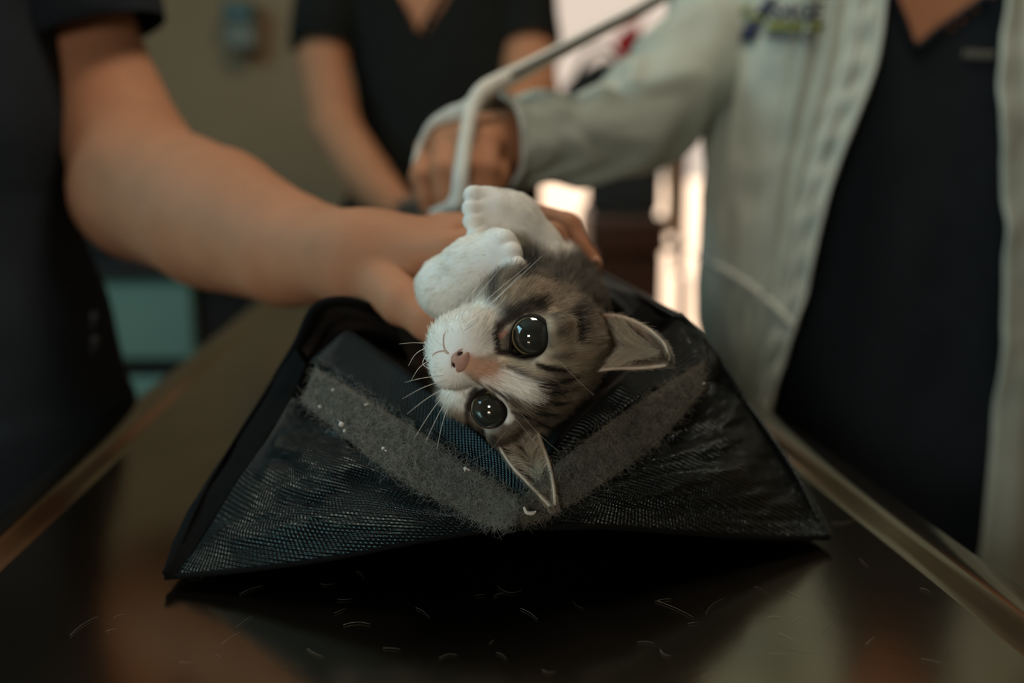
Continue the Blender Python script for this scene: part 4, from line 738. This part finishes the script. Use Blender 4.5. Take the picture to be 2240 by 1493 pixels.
fur('body_fur', 30000, lambda p: proj(p)[:, 2] >= .74, .010, .00013, .5, kit)
# ---- eyes
def eyemat():
    m = mat('eye', S(40, 42, 36), .02, spec=.6, coat=1); nt = m.node_tree; N = nt.nodes; L = nt.links; uv = N.new('ShaderNodeUVMap'); sp = N.new('ShaderNodeSeparateXYZ'); L.new(uv.outputs[0], sp.inputs[0]); r = N.new('ShaderNodeValToRGB'); e = r.color_ramp.elements
    e[0].position = 0; e[0].color = (*S(40, 42, 37), 1); e[1].position = 1; e[1].color = (*S(12, 10, 8), 1)
    for p, c in ((.40, S(44, 46, 40)), (.53, S(34, 36, 31)), (.565, S(16, 17, 14)), (.585, S(112, 98, 66)), (.63, S(132, 118, 82)), (.67, S(90, 76, 48)), (.71, S(20, 16, 12))): q = r.color_ramp.elements.new(p); q.color = (*c, 1)
    L.new(sp.outputs[0], r.inputs[0]); L.new(r.outputs[0], N['Principled BSDF'].inputs['Base Color']); return m
em_ = eyemat(); rimm = mat('eye_rim', S(24, 18, 15), .7, spec=.2)
camL = tol(CAM)
for e in EYE:
    q = 1 if e[0] > 0 else -1; ax = nrm(nrm(np.array([.20*q, 1, .05]))+nrm(camL-e)*.75+np.array([.10*q, 0, .10])); ce = e-np.array([0, .0012, 0])
    t1 = nrm(np.cross(ax, [0, 0, 1.])); t2 = np.cross(t1, ax); a = np.linspace(0, 2*math.pi, 48, endpoint=False); th = np.linspace(0.0001, 2.2, 48)
    Gs = ce+ER*(np.cos(th)[:, None, None]*ax+np.sin(th)[:, None, None]*(np.cos(a)[None, :, None]*t1+np.sin(a)[None, :, None]*t2)); u_ = np.repeat(th/1.6, 48)
    eb = mk('eyeball', (Gs.reshape(-1, 3)@HR.T)+HT, gfaces(48, 48, False, True), em_, kt, uv=np.stack([u_, 0*u_], 1))
    # lids: a rim round the opening, drawn out to the inner corner
    al = nrm(np.array([.28*q, 1, .04])); l1 = nrm(np.cross(al, [0, 0, 1.]))*(-1); l1 = l1*np.sign(l1[0]*-q); l2 = np.cross(l1, al); l2 = l2*np.sign(l2[2]); rows = []
    for rr, dd in ((.0087, .0066), (.0090, .0070), (.0095, .0069), (.0100, .0061), (.0106, .0040)):
        row = []
        for x in np.linspace(0, 2*math.pi, 64, endpoint=False):
            cx, sx = math.cos(x), math.sin(x); k = 1+.42*max(0, cx)**7; h = 1-.04*(sx < 0); dirn = l1*cx*k+l2*(sx*h-.22*max(0, cx)**5*(1 if True else 0)); row.append(ce+dirn*rr+al*(dd-.0014*(k-1)*3))
        rows.append(row)
    Gl = np.array(rows); mk('eye_rim', (Gl.reshape(-1, 3)@HR.T)+HT, gfaces(5, 64, False, True), rimm, kt)
# ---- nose and mouth
nf = union([ell((0, .0500, -.0125), (.0062, .0038, .0046)), rc((0, .0500, -.0140), (0, .0478, -.0205), .0030, .0013), ell((.0046, .0480, -.0140), (.0026, .0028, .0026)), ell((-.0046, .0480, -.0140), (.0026, .0028, .0026))], .0028)
for q in (-1, 1): nf = cut(nf, rc((.0030*q, .0535, -.0146), (.0058*q, .0505, -.0125), .0012, .0008), .0010)
NO = np.array([0, .0019, 0]); nfw = lambda p: nf(tol(p)-NO); V, Q = sdf_mesh(nfw, noseW-.014, noseW+.014, .0005, 1); mk('nose', V, Q, mat('nose_leather', S(178, 138, 120), .7, spec=.25, noise=.12, nscale=400, bump=.4, bscale=1500, bdist=.0004, sss=.15), kt)
nm_ = mat('nostril', S(58, 32, 26), .7)
for q in (-1, 1): V, Q = sdf_mesh(lambda p, q=q: rc((.0030*q, .0522, -.0146), (.0054*q, .0500, -.0127), .0009, .0005)(tol(p)-NO), Hw(.0042*q, .0532, -.0135)-.006, Hw(.0042*q, .0532, -.0135)+.006, .0004, 1); mk('nostril', V, Q, nm_, kt)
mm = mat('lip', S(198, 172, 156), .8, sss=.1)
def onface(x, z, lift=.0003):
    p = np.array([[x, .08, z]])
    for _ in range(60): p[0, 1] -= HL(p)[0]*.7
    return Hw(x, p[0, 1]+lift, z)
tube('mouth', [onface(x, z) for x, z in ((.0072, -.0268), (.006, -.0268), (.004, -.0258), (.0008, -.0228), (0, -.0195))], [.0001, .0002, .0003, .0004, .0005], mm, kt, 40, 8); tube('mouth', [onface(x, z) for x, z in ((-.0072, -.0268), (-.006, -.0268), (-.004, -.0258), (-.0008, -.0228), (0, -.0195))], [.0001, .0002, .0003, .0004, .0005], mm, kt, 40, 8)
# ---- ears: cupped shells
earm = mat('ear_skin', S(190, 170, 150), .8, spec=.2, noise=.2, nscale=120, bump=.3, bscale=500, sss=.25); earb = M['hide']
def ear(rows, nin, tufts, name='ear'):
    G = loft(pxrows(rows), 60, 44); n = toward(G, gnormal(G), CAM)
    o = shell(name, G, .0013, earm, kt); k = rng.integers(0, 58, nin); j = rng.integers(1, 42, nin); p = G[k, j]; v = (j/43-.5)*2
    tipd = G[np.minimum(k+6, 59), j]-G[k, j]; tipd /= np.maximum(np.linalg.norm(tipd, axis=1, keepdims=True), 1e-9); sd_ = G[k, np.clip(j-np.sign(v).astype(int)*4, 0, 43)]-p; sd_ /= np.maximum(np.linalg.norm(sd_, axis=1, keepdims=True), 1e-9)
    edge = np.abs(v) > .90; dd = tipd*.9+n[k, j]*.25+rng.normal(size=(nin, 3))*.14; dd /= np.linalg.norm(dd, axis=1, keepdims=True); ln = np.where(edge, .0016, .0024)*(.5+rng.random(nin)); t = np.linspace(0, 1, 5)[None, :, None]
    pts = [p[:, None]+dd[:, None]*t*ln[:, None, None]]; cs = [np.where(edge[:, None], CRM, TAN*.75)*(.65+.4*rng.random((nin, 1)))]
    for _ in range(tufts):       # long pale tufts growing from the ear's edges and root
        lowside = rng.random() < .68; k0 = int(rng.integers(0, 30)); j0 = int(rng.integers(30, 42)) if lowside else int(rng.integers(2, 12)); m_ = 34
        kk = np.clip(k0+rng.normal(size=m_)*2.4, 0, 59).astype(int); jj = np.clip(j0+rng.normal(size=m_)*2.0, 0, 43).astype(int); a_ = G[kk, jj]; ke = min(k0+int(rng.integers(14, 26)), 58); je = int(np.clip(j0+(-1 if lowside else 1)*rng.integers(5, 16), 2, 41)); b_ = G[ke, je]+n[ke, je]*.0022
        L1 = .45+.6*rng.random((m_, 1)); e_ = a_+(b_+rng.normal(size=(m_, 3))*.0011-a_)*L1; up_ = n[kk, jj]*(.0016+.002*rng.random((m_, 1)))
        pts.append(a_[:, None]+(e_-a_)[:, None]*t+up_[:, None]*np.sin(t*2.4)); cs.append(np.tile((CRM*rng.uniform(.75, 1.25))[None], (m_, 1))*(.8+.4*rng.random((m_, 1))))
    tag(hair('ear_hair', np.concatenate(pts), np.clip(np.concatenate(cs), 0, 1), .00010, .00004, M['hair'], o), kind='stuff')
    nb = 9000; k = rng.integers(0, 59, nb); j = rng.integers(0, 43, nb); p = G[k, j]-n[k, j]*.0013; tipd = G[np.minimum(k+4, 59), j]-G[np.maximum(k-2, 0), j]; tipd /= np.maximum(np.linalg.norm(tipd, axis=1, keepdims=True), 1e-9)
    d = tipd-n[k, j]*.25+rng.normal(size=(nb, 3))*.15; pts = p[:, None]+d[:, None]*np.linspace(0, 1, 4)[None, :, None]*(.0030*(.5+rng.random((nb, 1, 1))))
    c = np.where((vnoise(p*200, 6) > .1)[:, None], TAN*.8, GRY*.7)*(.6+.5*rng.random((nb, 1))); tag(hair('ear_back_fur', pts, c, .00009, .00003, M['hair'], o), kind='stuff'); return o
ear([[(1262, 668, .545), (1275, 700, .556), (1275, 745, .562), (1262, 790, .556), (1240, 828, .536)],
     [(1300, 690, .536), (1318, 715, .556), (1322, 752, .562), (1312, 785, .552), (1290, 812, .530)],
     [(1352, 692, .526), (1362, 722, .544), (1368, 755, .550), (1358, 782, .542), (1340, 804, .524)],
     [(1408, 714, .517), (1410, 745, .527), (1412, 768, .531), (1406, 788, .528), (1396, 803, .516)],
     [(1446, 746, .510), (1451, 760, .514), (1447, 778, .516), (1444, 788, .514), (1438, 800, .509)],
     [(1459, 770, .507), (1461, 778, .508), (1461, 787, .508), (1460, 792, .508), (1456, 797, .507)]], 9000, 95)
ear([[(1078, 945, .520), (1098, 955, .536), (1122, 950, .545), (1148, 940, .542), (1172, 930, .528)],
     [(1100, 985, .512), (1118, 985, .534), (1140, 978, .540), (1162, 970, .532), (1184, 968, .516)],
     [(1122, 1018, .505), (1138, 1012, .524), (1158, 1006, .529), (1178, 1002, .520), (1198, 1008, .505)],
     [(1152, 1050, .499), (1164, 1046, .509), (1178, 1042, .512), (1192, 1040, .508), (1207, 1046, .498)],
     [(1182, 1082, .495), (1189, 1079, .500), (1196, 1077, .502), (1203, 1076, .500), (1211, 1080, .494)],
     [(1204, 1105, .493), (1206, 1104, .494), (1208, 1103, .494), (1210, 1103, .494), (1212, 1105, .493)]], 7000, 70)
# ---- whiskers
wk = []
for a, b, c in (((1010, 705, .478), (1080, 640, .470), (1160, 575, .478)), ((1020, 712, .478), (1090, 650, .466), (1140, 598, .466)), ((1000, 700, .480), (1050, 640, .470), (1100, 580, .470)), ((1015, 722, .477), (1100, 640, .464), (1185, 560, .47)), ((990, 700, .482), (1020, 650, .475), (1060, 610, .474)),
                ((985, 840, .484), (930, 870, .472), (890, 905, .466)), ((980, 850, .486), (940, 900, .474), (905, 960, .468)), ((985, 858, .486), (955, 910, .475), (930, 968, .468)), ((975, 830, .485), (920, 845, .475), (880, 872, .47)), ((990, 862, .487), (965, 920, .478), (955, 985, .474)), ((972, 820, .486), (915, 826, .478), (885, 836, .474)),
                ((930, 760, .488), (905, 770, .482), (893, 800, .478)), ((935, 790, .488), (915, 800, .484), (900, 830, .48)), ((932, 775, .488), (910, 800, .482), (950, 812, .47)), ((930, 750, .49), (900, 748, .486), (872, 752, .482)),
                ((1125, 912, .49), (1150, 940, .478), (1185, 990, .47)), ((1140, 905, .49), (1170, 945, .48), (1225, 990, .475)), ((1105, 945, .50), (1070, 1000, .49), (1020, 1010, .485)), ((1215, 780, .49), (1260, 830, .48), (1300, 865, .478))):
    wk.append((a, b, c))
wmt = mat('whisker_white', S(236, 232, 220), .4); wmb = mat('whisker_tan', S(150, 138, 122), .5)
for i, (a, b, c) in enumerate(wk): tube('whisker', [at(*a), (at(*a)+2*at(*b)+at(*c))/4, at(*c)], ([.00017, .00012, .00005] if i < 15 else [.00009, .00007, .00003]), wmt if i < 15 else wmb, kt, 14, 6)
